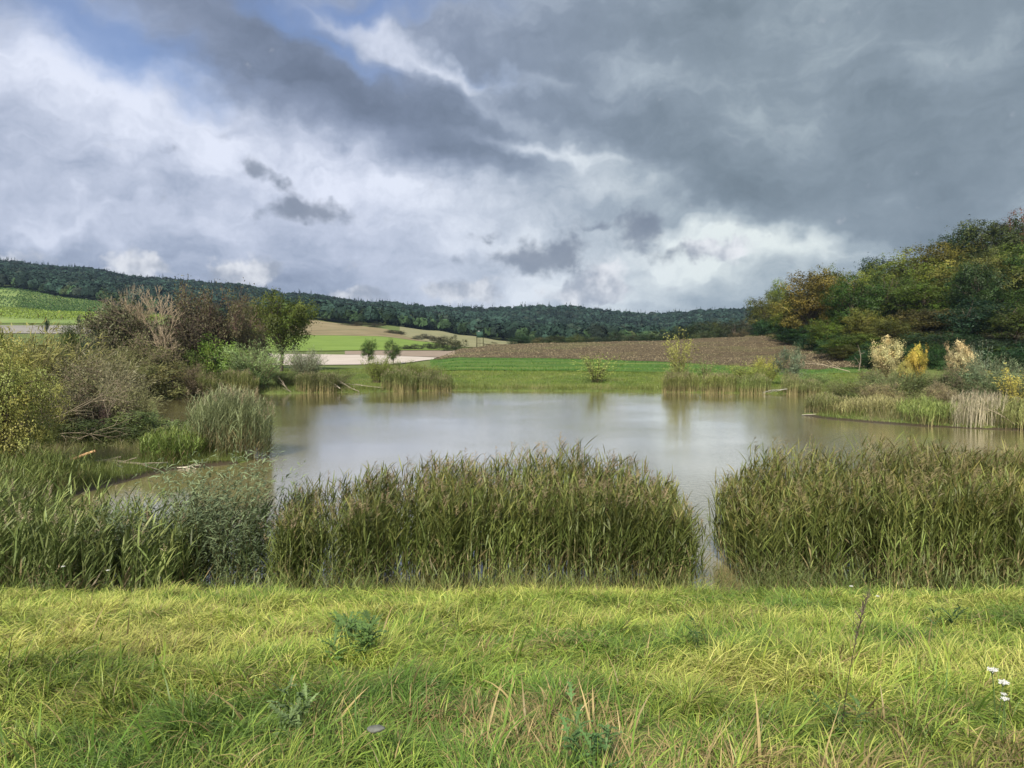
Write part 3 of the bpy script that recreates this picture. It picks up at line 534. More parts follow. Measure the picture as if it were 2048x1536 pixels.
# ---- tree line beyond the ploughed rise
G2 = 'far trees behind the ploughed rise'
TL = [(1040, 670, 40, (.025, .055, .02)), (1062, 672, 34, (.03, .06, .02)), (1085, 675, 34, (.09, .09, .035)), (1110, 672, 44, (.055, .075, .028)), (1135, 674, 34, (.03, .065, .025)), (1152, 668, 32, (.075, .10, .025)), (1180, 674, 40, (.06, .08, .03)), (1215, 672, 40, (.04, .06, .03)),
      (1232, 660, 30, (.03, .055, .025)), (1265, 670, 40, (.05, .065, .03)), (1295, 668, 36, (.04, .07, .03)), (1330, 660, 46, (.03, .05, .02)), (1365, 654, 46, (.045, .065, .02)), (1392, 645, 44, (.03, .05, .02)), (1420, 642, 44, (.05, .065, .02)), (1445, 655, 40, (.055, .08, .025)),
      (1470, 640, 44, (.04, .05, .022)), (1495, 638, 50, (.06, .06, .03)), (1520, 650, 40, (.035, .045, .02)), (1350, 668, 40, (.05, .08, .025)), (1405, 662, 40, (.06, .08, .03)), (1480, 660, 30, (.10, .085, .045))]
TL.sort()
for i, (px, tp, w, c) in enumerate(TL):
    plant('tree', BROAD[i % 7], px, tp, w * 1.3, 300 + (i * 37) % 50, c, ORD[i] + ' tree from the left in the distant row peeping over the ploughed rise', 'tree', G2)
# hedge shrubs behind the field end and along the valley
HB = [(885, 676, 40, 285, (.055, .06, .03), 'brownish round hedge shrub at the left end of the ploughed rise'), (912, 671, 44, 290, (.07, .075, .03), 'tallest hedge shrub left of the hunting stand'), (858, 686, 34, 272, (.05, .06, .03), 'low grey green hedge shrub left of the round hedge shrub'),
      (830, 688, 34, 270, (.06, .065, .04), 'grey brown hedge shrub in the middle of the low hedge'), (812, 690, 26, 268, (.05, .065, .03), 'leftmost small shrub of the low hedge right of the field trees'), (900, 692, 50, 250, (.04, .06, .02), 'dark shrub hugging the left slope of the ploughed rise'),
      (712, 652, 60, 520, (.07, .065, .035), 'dark bramble mound on the crest of the dry slope'), (755, 657, 40, 500, (.075, .07, .04), 'second bramble mound to the right on the dry slope'), (790, 664, 46, 430, (.06, .065, .03), 'flat bramble patch on the lower right of the dry slope'),
      (850, 668, 40, 420, (.06, .06, .035), 'thin hedge piece on the boundary of the olive pasture'), (880, 672, 40, 400, (.06, .055, .03), 'hedge piece right of the thin hedge on the pasture edge'), (835, 673, 26, 400, (.05, .06, .03), 'tiny dark bush below the pasture hedge')]
for i, (px, tp, w, Y, c, lb) in enumerate(HB):
    X, _ = XY(px, Y); gy = HZ + (CAMZ - h1(X, Y)) / Y * FPX; plant('shrub', BUSH[i % 5], px, min(tp, gy - 8), w, Y, c, lb, 'shrub', 'hedge shrubs in the valley')
plant('shrub', BUSH[1], 984, 684, 34, 215, (.12, .10, .05), 'low brownish shrub at the foot of the hunting stand', 'shrub')
# ---- lone trees
plant('tree', proto_broadleaf(131, nl=60, per=260, z0=.22, wide=1.0, leaf=.02, lobe=.125, trunk=.022), 562, 588, 132, 124, (.085, .115, .022), 'large round green tree with a bare trunk left of the pale field', 'tree', bark=(.08, .065, .05))
plant('tree', LONE[1], 512, 600, 95, 132, (.12, .115, .035), 'olive brown crown touching the left side of the large green tree', 'tree', bark=(.09, .075, .055))
plant('tree', BROAD[1], 738, 678, 34, 150, (.075, .13, .03), 'left one of two small round trees in front of the pale field', 'tree', 'pair of small round field trees')
plant('tree', BROAD[4], 787, 679, 34, 152, (.06, .10, .025), 'right one of two small round trees in front of the pale field, the darker', 'tree', 'pair of small round field trees')
plant('poplar_tree', LONE[0], 96, 634, 9, 300, (.05, .08, .03), 'narrow columnar tree standing before the grey field', 'tree')
plant('poplar_tree', LONE[2], 161, 630, 9, 320, (.06, .09, .04), 'narrow columnar tree before the bright vine rows', 'tree')
# ---- left bank trees
DB = (.20, .16, .115)
plant('dead_tree', BARE[0], 245, 574, 80, 92, None, 'dead grey tree with bare forked top at the left end of the scrub', 'tree', bark=(.30, .25, .18), parts=FB)
plant('tree', TWIG[0], 240, 620, 150, 88, (.13, .135, .065), 'olive grey scrubby tree below the dead forked top', 'tree', bark=(.16, .13, .10), parts=FB)
plant('dead_tree', BARE[1], 342, 580, 95, 86, None, 'pale tan bare tree, the brightest dead crown on the left bank', 'tree', bark=(.36, .285, .20), parts=FB, rot=1.0)
plant('tree', TWIG[1], 300, 628, 120, 92, (.11, .105, .05), 'dark brown scrubby tree behind the pale bare tree', 'tree', bark=(.11, .08, .06), parts=FB)
plant('tree', TWIG[2], 420, 588, 150, 100, (.12, .11, .055), 'dark brown nearly leafless tree right of the pale bare tree', 'tree', bark=(.12, .08, .065), parts=FB)
plant('tree', TWIG[0], 385, 625, 130, 96, (.09, .08, .045), 'dark brown tangle tree under the nearly leafless one', 'tree', bark=(.10, .075, .06), parts=FB, rot=2)
plant('tree', TWIG[1], 480, 610, 110, 104, (.11, .11, .05), 'olive brown thin tree between the brown tree and the large green tree', 'tree', bark=(.12, .09, .07), parts=FB, rot=4)
plant('shrub', BUSH[0], 182, 668, 34, 80, (.010, .035, .026), 'small very dark blue green shrub on the left bank', 'shrub')
plant('tree', BROAD[2], 147, 650, 52, 85, (.06, .09, .02), 'small mid green tree left of the dark blue green shrub', 'tree')
SB = [ # px, top, width, Y, colour, kind, label
 (425, 674, 100, 90, (.115, .18, .032), 'B', 'fresh bright green bush in the middle of the left bank scrub'),
 (390, 705, 90, 84, (0.09, 0.128, 0.03), 'B', 'deep green bush at the foot of the bright green bush'),
 (512, 690, 95, 88, (0.24, 0.33, 0.128), 'S', 'feathery pale green willow bush left of the large green tree trunk'),
 (480, 720, 70, 86, (0.09, 0.135, 0.045), 'B', 'dark green bush behind the reeds left of the pale willow'),
 (612, 698, 64, 98, (0.21, 0.24, 0.15), 'S', 'grey green spiky willow in front of the pale field'),
 (572, 742, 70, 92, (0.15, 0.195, 0.06), 'S', 'low olive bush beneath the large green tree'),
 (660, 742, 80, 90, (0.135, 0.165, 0.06), 'S', 'low ragged bush between the reed clumps on the far shore'),
 (757, 715, 50, 98, (0.195, 0.24, 0.053), 'S', 'round olive green willow bush on the far shore, the tallest of three'),
 (806, 722, 60, 99, (0.165, 0.21, 0.045), 'S', 'middle olive willow bush of three on the far shore'),
 (850, 730, 60, 100, (0.195, 0.225, 0.06), 'S', 'right olive willow bush of three on the far shore'),
 (255, 682, 110, 78, (0.15, 0.158, 0.06), 'T', 'olive twiggy willow shrub above the left reeds'),
 (330, 700, 150, 82, (0.165, 0.165, 0.063), 'T', 'wide olive brown shrub below the pale bare tree'),
 (300, 725, 150, 76, (0.15, 0.15, 0.06), 'B', 'rounded olive shrub behind the leftmost far reed clump'),
 (215, 700, 110, 70, (0.18, 0.188, 0.075), 'S', 'dull green willow shrub left of the olive scrub'),
 (360, 735, 90, 80, (0.105, 0.083, 0.045), 'T', 'brown undergrowth shrub between two far reed clumps'),
 (40, 652, 190, 46, (0.255, 0.247, 0.083), 'S', 'yellowish olive willow rising at the left edge behind the dead scrub'),
 (-10, 670, 170, 40, (0.255, 0.285, 0.075), 'B', 'yellowish bush at the left edge above the bright willow'),
 (130, 685, 160, 50, (0.195, 0.18, 0.09), 'S', 'greyish olive scrub top behind the dead branches'),
 (200, 720, 140, 46, (0.24, 0.225, 0.135), 'S', 'grey tan twiggy scrub leaning towards the pond'),
 (150, 740, 190, 38, (0.18, 0.18, 0.08), 'T', 'grey brown tangle of bare branches in the middle of the left bank'),
 (250, 770, 110, 42, (0.225, 0.225, 0.105), 'S', 'straw coloured scrub at the pond side of the dead tangle'),
 (110, 790, 120, 35, (0.105, 0.105, 0.053), 'T', 'dark tangled undergrowth right of the bright willow'),
 (185, 800, 100, 37, (0.128, 0.075, 0.075), 'T', 'purplish red brown bramble shrub inside the left bank tangle'),
 (160, 838, 170, 34, (0.075, 0.098, 0.033), 'B', 'dark green bramble mound under the dead tangle'),
 (245, 822, 150, 36.5, (0.128, 0.158, 0.053), 'B', 'mid green bramble mound beside the water on the left'),
 (305, 832, 110, 36.5, (0.112, 0.15, 0.053), 'B', 'small green mound at the right end of the left bank scrub'),
 (1192, 708, 80, 98, (0.3, 0.345, 0.09), 'H', 'thin yellow green young tree alone on the middle of the far shore'),
 (1358, 664, 64, 99, (0.315, 0.315, 0.09), 'H', 'tall thin yellowish young poplar on the far shore'),
 (1352, 725, 50, 97, (0.255, 0.285, 0.09), 'H', 'low yellow green growth around the foot of the young poplar'),
 (1412, 718, 56, 98, (0.225, 0.27, 0.09), 'H', 'sparse grey green young bush right of the young poplar'),
 (1505, 728, 80, 94, (0.27, 0.315, 0.075), 'S', 'light green willow bush behind the long reed belt'),
 (1532, 716, 46, 96, (0.39, 0.39, 0.075), 'S', 'yellowish willow bush left of the silvery round willow'),
 (1580, 693, 58, 92, (0.15, 0.19, 0.12), 'B', 'round silvery grey green willow on the far right shore'),
 (1625, 745, 64, 88, (0.195, 0.285, 0.09), 'S', 'low fresh green bush right of the silvery willow'),
 (1700, 760, 90, 80, (0.165, 0.195, 0.068), 'S', 'olive bush at the near end of the ploughed field corner'),
 (1740, 742, 80, 68, (0.18, 0.195, 0.068), 'T', 'ragged olive brown bush at the left end of the right spit'),
 (1795, 756, 80, 64, (0.195, 0.225, 0.09), 'S', 'grey olive willow bush below the beige dry tree'),
 (1862, 742, 60, 66, (0.18, 0.195, 0.075), 'S', 'dull green bush below the yellow leaved tree'),
 (1922, 764, 80, 60, (0.15, 0.18, 0.083), 'S', 'grey green willow bush below the second beige tree'),
 (1985, 716, 90, 62, (0.165, 0.21, 0.112), 'S', 'silvery grey green willow bush near the right edge of the spit'),
 (2050, 740, 110, 60, (0.15, 0.195, 0.098), 'S', 'grey green willow bush cut by the right edge'),
 (1768, 770, 70, 60, (.34, .30, .14), 'T', 'straw coloured dry scrub in front of the ragged olive bush on the spit'),
 (1835, 775, 60, 58, (.24, .26, .10), 'H', 'thin green stems standing between the spit bushes'),
 (1890, 768, 60, 58, (.36, .31, .17), 'T', 'tan dry scrub left of the white stalks behind the fresh reeds'),
 (1958, 685, 40, 70, (0.18, 0.225, 0.15), 'H', 'slim silvery sapling between the second beige tree and the willows'),
 (2035, 735, 70, 54, (0.48, 0.42, 0.1), 'H', 'bright yellow leaved bush at the right edge of the spit'),
 (1732, 752, 90, 66, (.12, .145, .05), 'B', 'rounded dull green bush at the left end of the spit bushes'),
 (1785, 744, 90, 63, (.15, .19, .075), 'S', 'leafy grey green bush at the foot of the tallest beige tree'),
 (1835, 748, 80, 62, (.12, .15, .05), 'B', 'dense green bush at the foot of the yellow tree'),
 (1900, 742, 80, 61, (.10, .125, .05), 'T', 'shadowy twiggy bush at the foot of the second beige tree'),
 (1965, 738, 110, 59, (.13, .17, .09), 'B', 'big grey green bush right of the second beige tree'),
 (2030, 752, 100, 56, (.13, .17, .07), 'S', 'green bush under the bright yellow bush at the right edge'),
]
for i, (px, tp, w, Y, c, kd, lb) in enumerate(SB):
    pr, pt = {'B': (BUSH[i % 5], ('foliage', 'stem')), 'S': (SPRAY[i % 4], FS), 'T': (TWIG[i % 3], FB), 'H': (THIN[i % 3], FS)}[kd]
    plant('willow_bush' if kd in 'S' else 'shrub', pr, px, tp, w * 1.1, Y, c, lb, 'bush', None, bark=(.20, .16, .11) if kd == 'T' else (.14, .12, .07), parts=pt)
for j, (px, tp, w, Y, c, lb) in enumerate([(1775, 675, 60, 68, (.52, .46, .24), 'beige dry leaved small tree, the tallest pale crown on the right spit'), (1836, 690, 46, 67, (.50, .42, .09), 'golden yellow leaved small tree between the two beige trees'),
     (1808, 722, 28, 66, (.42, .38, .12), 'small yellowish bush between the beige and the yellow tree'), (1916, 683, 62, 66, (.52, .44, .25), 'second beige dry leaved small tree, right of the yellow one')]):
    plant('tree', (LONE[0], LONE[2], LONE[0], LONE[2])[j], px, tp, w, Y, c, lb, 'tree', 'pale autumn trees on the right spit', bark=(.16, .12, .08))
# bright yellow green willow at the left edge, near
plant('willow_tree', proto_broadleaf(201, nl=90, per=420, z0=-.2, wide=1.1, leaf=.014, lobe=.12, trunk=.02), 0, 690, 200, 27, (.30, .32, .10), 'large bright yellow green willow cut by the left edge', 'tree')
# ------------------------------------------------------------ reeds
def reeds(name, label, pts, hgt, seed, lean=.10, wind=.5, nleaf=12, leafL=.46, leafW=.028, plume=.6, green=(.10, .15, .035), tan=(.36, .28, .14), lt=.30, stemW=.011, segs=3, kind=None, cat='reeds', group=None, pcol=(.24, .17, .11), warm=.35, droop=1.0):
    """pts (n,2) stem bases, hgt (n,) heights"""
    r = rng(seed); n = len(pts); z = H(pts[:, 0], pts[:, 1]); b = np.stack([pts[:, 0], pts[:, 1], np.maximum(z, -.35) - .03], 1)
    hgt = hgt - np.minimum(z, 0) * .4
    az = r.normal(0, 1.0, n) + np.where(r.random(n) < .6, 0, r.uniform(-3, 3, n)); P = arcs(b, az, hgt, r.uniform(0, lean, n), r.uniform(lean, lean * 3.0, n), 6)
    B = Buf(); G = np.array([green]); Tn = np.array([tan]); patch = fbm(pts[:, 0] * .5, pts[:, 1] * .7, seed, 3)[:, None]
    tone = (r.uniform(.72, 1.25, (n, 1)) * (.75 + .5 * patch)); w = np.full(n, stemW)
    ribbons(B, P, w, [1.1, 1, .9, .8, .6, .4], np.repeat(Tn, n, 0) * tone, np.repeat(G * 1.1, n, 0) * tone, r=r)
    i = np.repeat(np.arange(n), nleaf); m = len(i); t = lt + (1 - lt) * np.tile((np.arange(nleaf) + .5) / nleaf, n) + r.normal(0, .03, m); t = np.clip(t, 0, .999)
    f = t * 5; k = np.minimum(f.astype(int), 4); fr = (f - k)[:, None]; p = P[i, k] * (1 - fr) + P[i, k + 1] * fr
    la = np.tile(np.arange(nleaf) * np.pi, n) + np.repeat(r.uniform(0, 6.28, n), nleaf) + r.normal(0, .5, m)
    la = np.arctan2(np.sin(la) * (1 - wind * .5), np.cos(la) * (1 - wind * .5) + wind)         # leaves swing downwind
    Lf = leafL * r.uniform(.6, 1.25, m) * (1.15 - .35 * t); t0 = r.uniform(.25, .8, m); t1 = t0 + r.uniform(.05, 1.0, m) ** 1.5 * droop
    Q = arcs(p, la, Lf, t0, t1, segs + 1); dry = (r.random((m, 1)) < .5 * np.clip(.62 - t, 0, 1)[:, None] * 2)
    wm = warm * np.clip((t - .45) * 1.8, 0, 1)[:, None] * r.random((m, 1))
    lc = (G * (1 - wm) + np.array([[green[1] * 1.25, green[1] * .95, green[2] * 1.2]]) * wm) * tone[i] * r.uniform(.7, 1.35, (m, 1)); lc = np.where(dry, Tn * r.uniform(.5, 1.0, (m, 1)), lc)
    prof = {3: [.5, 1, .75, .05], 2: [.6, 1, .05]}[segs]
    ribbons(B, Q, np.full(m, leafW) * r.uniform(.7, 1.2, m), prof, lc * .9, lc * 1.12, side=perp(la, r, .45))
    has = np.where(r.random(n) < plume)[0]
    if len(has):
        kk = 16; i = np.repeat(has, kk); m = len(i); tt = np.tile(np.linspace(0, 1, kk), len(has)); top = P[i, 5]; d = P[i, 5] - P[i, 4]; d /= np.linalg.norm(d, axis=1, keepdims=True)
        pl = hgt[i] * .085; p = top + d * (pl * (tt - .25) * 1.4)[:, None]; pa = r.normal(0, 1.3, m); Lp = pl * (1.05 - .75 * tt) * r.uniform(.5, 1.0, m)
        Q = arcs(p, pa, Lp, r.uniform(.3, .8, m), r.uniform(.9, 2.0, m), 3); pc = np.array([pcol]) * r.uniform(.7, 1.3, (len(has), 1))[np.repeat(np.arange(len(has)), kk)]
        ribbons(B, Q, np.full(m, .008 + .004 * hgt.mean()) * .6, [.7, 1, .2], pc, pc * 1.15, r=r)
    o = ob(name, B.mesh(name, M_reed)); return tag(o, label, cat, group, kind)
def scatter_px(px0, px1, Y0, Y1, n, seed, maxd=99, mind=-99, edge=None):
    r = rng(seed); Y = r.uniform(Y0, Y1, n); X = (r.uniform(px0, px1, n) - CX) / FPX * Y; d = pond_d(X, Y); ok = (d < maxd) & (d > mind); X, Y = X[ok], Y[ok]
    return np.stack([X, Y], 1)
# three near beds
r = rng(301)
def bed(x0, x1, y0, y1, n, seed, hf):
    r = rng(seed); X = r.uniform(x0, x1, n); Y = y0(X) + (y1 - y0(X)) * r.random(n) ** .8; h = hf(X, Y) * r.uniform(.80, 1.10, n); ok = (h > .3) & (r.random(n) < .1 + 1.4 * fbm(X * 1.3, Y * 1.0, seed, 3) - .45 * np.exp(-((X + 3.9) / .4) ** 2) - .42 * np.exp(-((X + 2.45) / .3) ** 2)); return np.stack([X, Y], 1)[ok], h[ok]
front = lambda X: 14.35 - .35 * np.exp(-((X + 4.0) / .9) ** 2) + .25 * (fbm(X * 1.1, X * 0, 4, 3) - .5) + .0 * X
pc_, hc_ = bed(-4.9, 3.82, front, 17.6, 2900, 311, lambda X, Y: np.interp(X, [-5.2, -4.4, -3.0, -1.2, 0, 1.2, 2.1, 2.8, 3.3, 3.85], [1.6, 1.85, 2.1, 2.26, 2.34, 2.34, 2.28, 2.12, 1.88, 1.5]) * (.86 + .10 * (Y - 14.3) / 3.3 + .14 * fbm(X * .8, Y * .8, 71, 2)))
reeds('reed_bed', 'large central bed of tall green reeds with brownish plumes at the near pond edge', pc_, hc_, 312, lean=.06, wind=.3, nleaf=16, leafL=.50, leafW=.025, lt=.27, plume=.28, green=(.125, .168, .042), warm=.65, pcol=(.26, .20, .12), tan=(.30, .25, .12), kind='stuff')
frontr = lambda X: 14.3 + .03 * X + .2 * (fbm(X * 1.1, X * 0, 8, 3) - .5)
pr_, hr_ = bed(4.88, 15.0, frontr, 18.2, 4700, 321, lambda X, Y: np.interp(X, [4.3, 4.9, 5.6, 5.95, 7.0, 9.0, 12, 15], [1.5, 1.75, 2.0, 2.4, 2.48, 2.5, 2.45, 2.45]) * (.84 + .11 * (Y - 14.3) / 3.9 + .12 * fbm(X * .8, Y * .8, 72, 2)))
reeds('reed_bed', 'dense tall reed bed filling the near pond edge on the right beyond the water gap', pr_, hr_, 322, lean=.06, wind=.3, nleaf=16, leafL=.48, leafW=.025, lt=.24, plume=.26, green=(.125, .165, .04), pcol=(.22, .18, .09), tan=(.30, .25, .12), kind='stuff', warm=.75)
pl_, hl_ = bed(-13.5, -6.6, lambda X: 13.6 + .0 * X, 17.0, 1100, 331, lambda X, Y: np.interp(X, [-13.5, -10, -8.5, -7.2, -6.6], [1.95, 1.9, 1.75, 1.5, 1.2]) * (.85 + .3 * fbm(X * .9, Y * .9, 73, 2)))
reeds('reed_bed', 'loose wind-combed reeds with pale plumes at the near left corner of the pond', pl_, hl_, 332, lean=.07, wind=.55, nleaf=14, leafL=.52, leafW=.034, lt=.2, plume=.16, green=(.17, .23, .07), tan=(.33, .26, .15), kind='stuff', pcol=(.36, .30, .20))
pm_, hm_ = bed(-7.4, -4.6, lambda X: 14.6 + .0 * X, 16.8, 300, 335, lambda X, Y: 1.65 + .0 * X)
reeds('reed_bed', 'sparse low reeds with water shining through behind the grey willow shoots', pm_, hm_, 336, lean=.10, wind=.6, nleaf=8, plume=.1, green=(.08, .12, .04), kind='stuff')
r = rng(358); X = r.uniform(3.55, 4.95, 46); Y = r.uniform(14.3, 16.2, 46)
reeds('broken_reeds', 'few broken reed stalks standing in the narrow water gap between the near beds', np.stack([X, Y], 1), r.uniform(.25, .8, 46), 358, lean=.25, wind=.1, nleaf=5, leafL=.26, leafW=.018, plume=0, green=(.10, .12, .045), tan=(.22, .18, .10), lt=.2, segs=3, kind='stuff')
# messy low growth and broken stalks along the foot of the beds
for k_, (xa, xb, sd_, lb_) in enumerate([(-4.8, 3.6, 351, 'low tangled new shoots and broken stalks at the foot of the central reed bed'), (4.6, 14, 352, 'low tangled shoots and dead leaves at the foot of the right reed bed'), (-13, -5, 353, 'low tangled shoots and pale dead stalks at the foot of the left reeds')]):
    r = rng(sd_); n = int((xb - xa) * 34); X = r.uniform(xa, xb, n); Y = front(X) - .25 + r.uniform(0, .9, n) ** 1.5 - (.5 if k_ == 2 else 0)
    reeds('reed_undergrowth', lb_, np.stack([X, Y], 1), r.uniform(.3, .95, n), sd_, lean=.22, wind=.2, nleaf=8, leafL=.34, leafW=.022, plume=0, green=(.13, .17, .05), tan=(.34, .27, .14), lt=.1, segs=3, kind='stuff')
r = rng(355); n = 9000; X = r.uniform(-14, 15, n); Y = 14.3 - np.abs(r.normal(0, .55, n)); ok_ = (fbm(X * 1.2, Y * 1.2, 5, 3) > .42) & (pond_d(X, Y) > -.1)
EDGE = (X[ok_], Y[ok_])
# spit behind the left bed: rough reeds and grass
p = scatter_px(-120, 190, 17.5, 27, 2200, 341, mind=.15); reeds('reed_bed', 'yellow green rough reeds below the bright willow at the left edge', p, rng(342).uniform(.6, 1.35, len(p)), 342, lean=.12, wind=.5, nleaf=8, leafL=.4, leafW=.022, plume=.12, green=(.15, .20, .055), segs=2, kind='stuff')
# far and middle reed clumps: px0, px1, Y, depth, height, n, colour, label
RC = [(352, 512, 32.9, 3.2, 2.85, 620, (.24, .29, .14), .25, 'tall grey green reed clump at the tip of the left spit'),
      (255, 370, 31.2, 4, 1.15, 420, (.15, .22, .05), .1, 'short fresh green reed tuft on the left spit in front of the tall clump'),
      (222, 322, 79.5, 3.2, 2.0, 420, (0.21, 0.27, 0.105), .5, 'leftmost far reed clump, grey green, behind the dead scrub'),
      (350, 430, 83.0, 3, 2.25, 420, (0.195, 0.232, 0.075), .5, 'left half of the pair of tan-stemmed far reed clumps'),
      (432, 506, 84.3, 3, 2.45, 420, (0.18, 0.21, 0.0675), .5, 'right half of the pair of tan-stemmed far reed clumps'),
      (582, 668, 87.4, 3, 2.0, 420, (.11, .13, .045), .45, 'reed clump with tan stalks left of the fallen branches'),
      (757, 830, 91.2, 3, 2.3, 420, (0.15, 0.195, 0.06), .5, 'dark topped reed clump in front of the round willow bushes'),
      (826, 902, 92.2, 3, 1.9, 420, (0.143, 0.173, 0.06), .5, 'lower right neighbour of the dark topped reed clump'),
      (1328, 1404, 88.5, 2.6, 1.95, 440, (0.195, 0.225, 0.0675), .5, 'first and leftmost clump of the long reed belt on the far right shore'),
      (1406, 1480, 87.8, 2.6, 2.0, 440, (0.195, 0.232, 0.0675), .5, 'second clump of the long reed belt on the far right shore'),
      (1484, 1548, 86.6, 2.6, 1.8, 360, (0.195, 0.255, 0.075), .4, 'third clump of the long reed belt, greener than the others'),
      (1572, 1604, 85.6, 2.4, 1.9, 200, (0.21, 0.24, 0.09), .6, 'narrow reed clump under the silvery willow'),
      (1600, 1650, 84.8, 2.4, 1.5, 260, (0.21, 0.255, 0.09), .6, 'rightmost low reed clump of the far shore'),
      (1642, 1700, 55.2, 4, 1.35, 300, (.19, .21, .075), .3, 'dark and tan reed tuft at the left tip of the right spit'),
      (1690, 1850, 53.0, 4.0, 1.05, 480, (.32, .31, .13), .2, 'wide low yellowish reed fringe along the right spit'),
      (1840, 1945, 48.3, 4, 1.2, 480, (.22, .29, .08), .1, 'fresh green low reeds left of the white stalks on the right spit'),
      (1925, 2030, 47.2, 2.2, 2.0, 330, (.40, .36, .24), .2, 'tall bleached whitish dry reed stalks on the right spit'),
      (2020, 2180, 45.6, 4, 1.5, 480, (.24, .27, .09), .2, 'olive reeds right of the white stalks, cut by the right edge')]
for i, (a, b_, Y, dp, hh, n, c, pl, lb) in enumerate(RC):
    r = rng(400 + i); p = np.stack([r.random(n * 2), r.random(n * 2)], 1) * 2 - 1; p = p[(p[:, 0] ** 4 + p[:, 1] ** 2) < 1][:n]
    if Y > 70:      # stand right at the water's edge
        ys = np.arange(70, 96, .1); xs = ((a + b_) / 2 - CX) / FPX * ys; dd = pond_d(xs, ys); wet = np.where(dd < 0)[0]; Y = float(ys[wet[-1]]) - .5 if len(wet) else Y
    Yc = Y + dp / 2
    X0, _ = XY(a, Y); X1, _ = XY(b_, Y); pts = np.stack([(X0 + X1) / 2 + p[:, 0] * (X1 - X0) / 2, Yc + p[:, 1] * dp / 2], 1)
    h = hh * (1 - .28 * np.abs(p[:, 0]) ** 3) * (.82 + .36 * fbm(pts[:, 0] * .8, pts[:, 1] * .8, 500 + i, 2)) * r.uniform(.86, 1.1, len(p)); white = c[0] > .35
    reeds('reed_clump', lb, pts, h, 600 + i, lean=.09, wind=.3, nleaf=2 if white else (9 if Y > 40 else 14), leafL=.3 + .09 * hh, leafW=.03 if Y > 40 else .026, plume=pl, green=c, tan=(.50, .45, .33) if white else (.31, .25, .13), lt=.38 if Y > 60 else .3 if Y > 40 else .12,
          stemW=.03 if Y > 60 else .024 if Y > 40 else .009, segs=2, group='reed clumps round the pond', warm=.3, pcol=(.30, .24, .16))
# ------------------------------------------------------------ rough grass on the banks
def tufts(name, label, X, Y, hmin, hmax, seed, cols, width, k=3, lean=.9, wind=0.0, kind='stuff', mat=None, zoff=0):
    r = rng(seed); n = len(X); b = np.stack([X, Y, H(X, Y) - .02 + zoff], 1); az = r.uniform(0, 6.28, n); az = np.arctan2(np.sin(az), np.cos(az) + wind)
    L = r.uniform(hmin, hmax, n); t0 = r.uniform(0, .45, n); t1 = t0 + r.uniform(.3, 1, n) * lean; P = arcs(b, az, L, t0, t1, k)
    m = fbm(X * .35, Y * .35, seed, 3); cols = np.array(cols); ci = np.clip((m - .3) / .4 + r.normal(0, .2, n), 0, .999) * (len(cols) - 1); k0 = ci.astype(int); f = (ci - k0)[:, None]
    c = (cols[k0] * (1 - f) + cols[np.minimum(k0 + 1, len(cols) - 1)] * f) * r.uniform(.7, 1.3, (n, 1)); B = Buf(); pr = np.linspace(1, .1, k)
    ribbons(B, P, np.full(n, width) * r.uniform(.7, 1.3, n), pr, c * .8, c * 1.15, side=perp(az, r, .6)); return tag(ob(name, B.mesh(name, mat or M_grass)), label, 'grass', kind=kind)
def bank_pts(px0, px1, Y0, Y1, n, dmin, dmax, seed):
    r = rng(seed); Y = r.uniform(Y0, Y1, n); X = (r.uniform(px0, px1, n) - CX) / FPX * Y; d = pond_d(X, Y); ok = (d > dmin) & (d < dmax); return X[ok], Y[ok]
G3 = [(.10, .13, .03), (.15, .20, .045), (.20, .23, .07), (.26, .23, .11)]
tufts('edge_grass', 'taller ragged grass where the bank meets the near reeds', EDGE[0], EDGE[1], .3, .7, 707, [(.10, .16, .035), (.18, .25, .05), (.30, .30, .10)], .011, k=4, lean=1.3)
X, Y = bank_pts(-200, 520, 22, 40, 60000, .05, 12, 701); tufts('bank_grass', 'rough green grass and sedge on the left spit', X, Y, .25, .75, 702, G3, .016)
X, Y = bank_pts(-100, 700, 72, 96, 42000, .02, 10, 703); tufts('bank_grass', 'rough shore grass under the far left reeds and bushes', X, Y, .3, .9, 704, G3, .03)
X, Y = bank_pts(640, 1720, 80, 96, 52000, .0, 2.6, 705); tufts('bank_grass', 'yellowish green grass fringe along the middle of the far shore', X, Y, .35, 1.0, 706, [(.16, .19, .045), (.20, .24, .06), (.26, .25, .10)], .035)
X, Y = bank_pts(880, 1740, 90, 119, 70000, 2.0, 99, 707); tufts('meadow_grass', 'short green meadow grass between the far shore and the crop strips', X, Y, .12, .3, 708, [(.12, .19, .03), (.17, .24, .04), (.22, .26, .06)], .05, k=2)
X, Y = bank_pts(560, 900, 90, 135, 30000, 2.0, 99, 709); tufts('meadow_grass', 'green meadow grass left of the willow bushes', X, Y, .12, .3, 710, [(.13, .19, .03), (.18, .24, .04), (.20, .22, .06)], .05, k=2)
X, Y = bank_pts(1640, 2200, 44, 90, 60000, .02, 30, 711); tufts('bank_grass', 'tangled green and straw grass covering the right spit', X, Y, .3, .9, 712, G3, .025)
r = rng(713); n = 36000; Yc = r.uniform(118, 172, n); pxc = r.uniform(862, 1735, n); lim = np.interp(pxc, [860, 930, 1000, 1300, 1500, 1735], [171, 162, 156, 146, 137, 123]); band = np.sin((Yc - lim * .25 + pxc * .012) * .62) > -.35; ok = (Yc < lim) & band
X = (pxc[ok] - CX) / FPX * Yc[ok]; tufts('crop_plants', 'dense green crop plants in strips before the ploughed rise', X, Yc[ok], .25, .55, 714, [(.05, .14, .02), (.08, .19, .028), (.12, .23, .035)], .09, k=2, lean=.5)
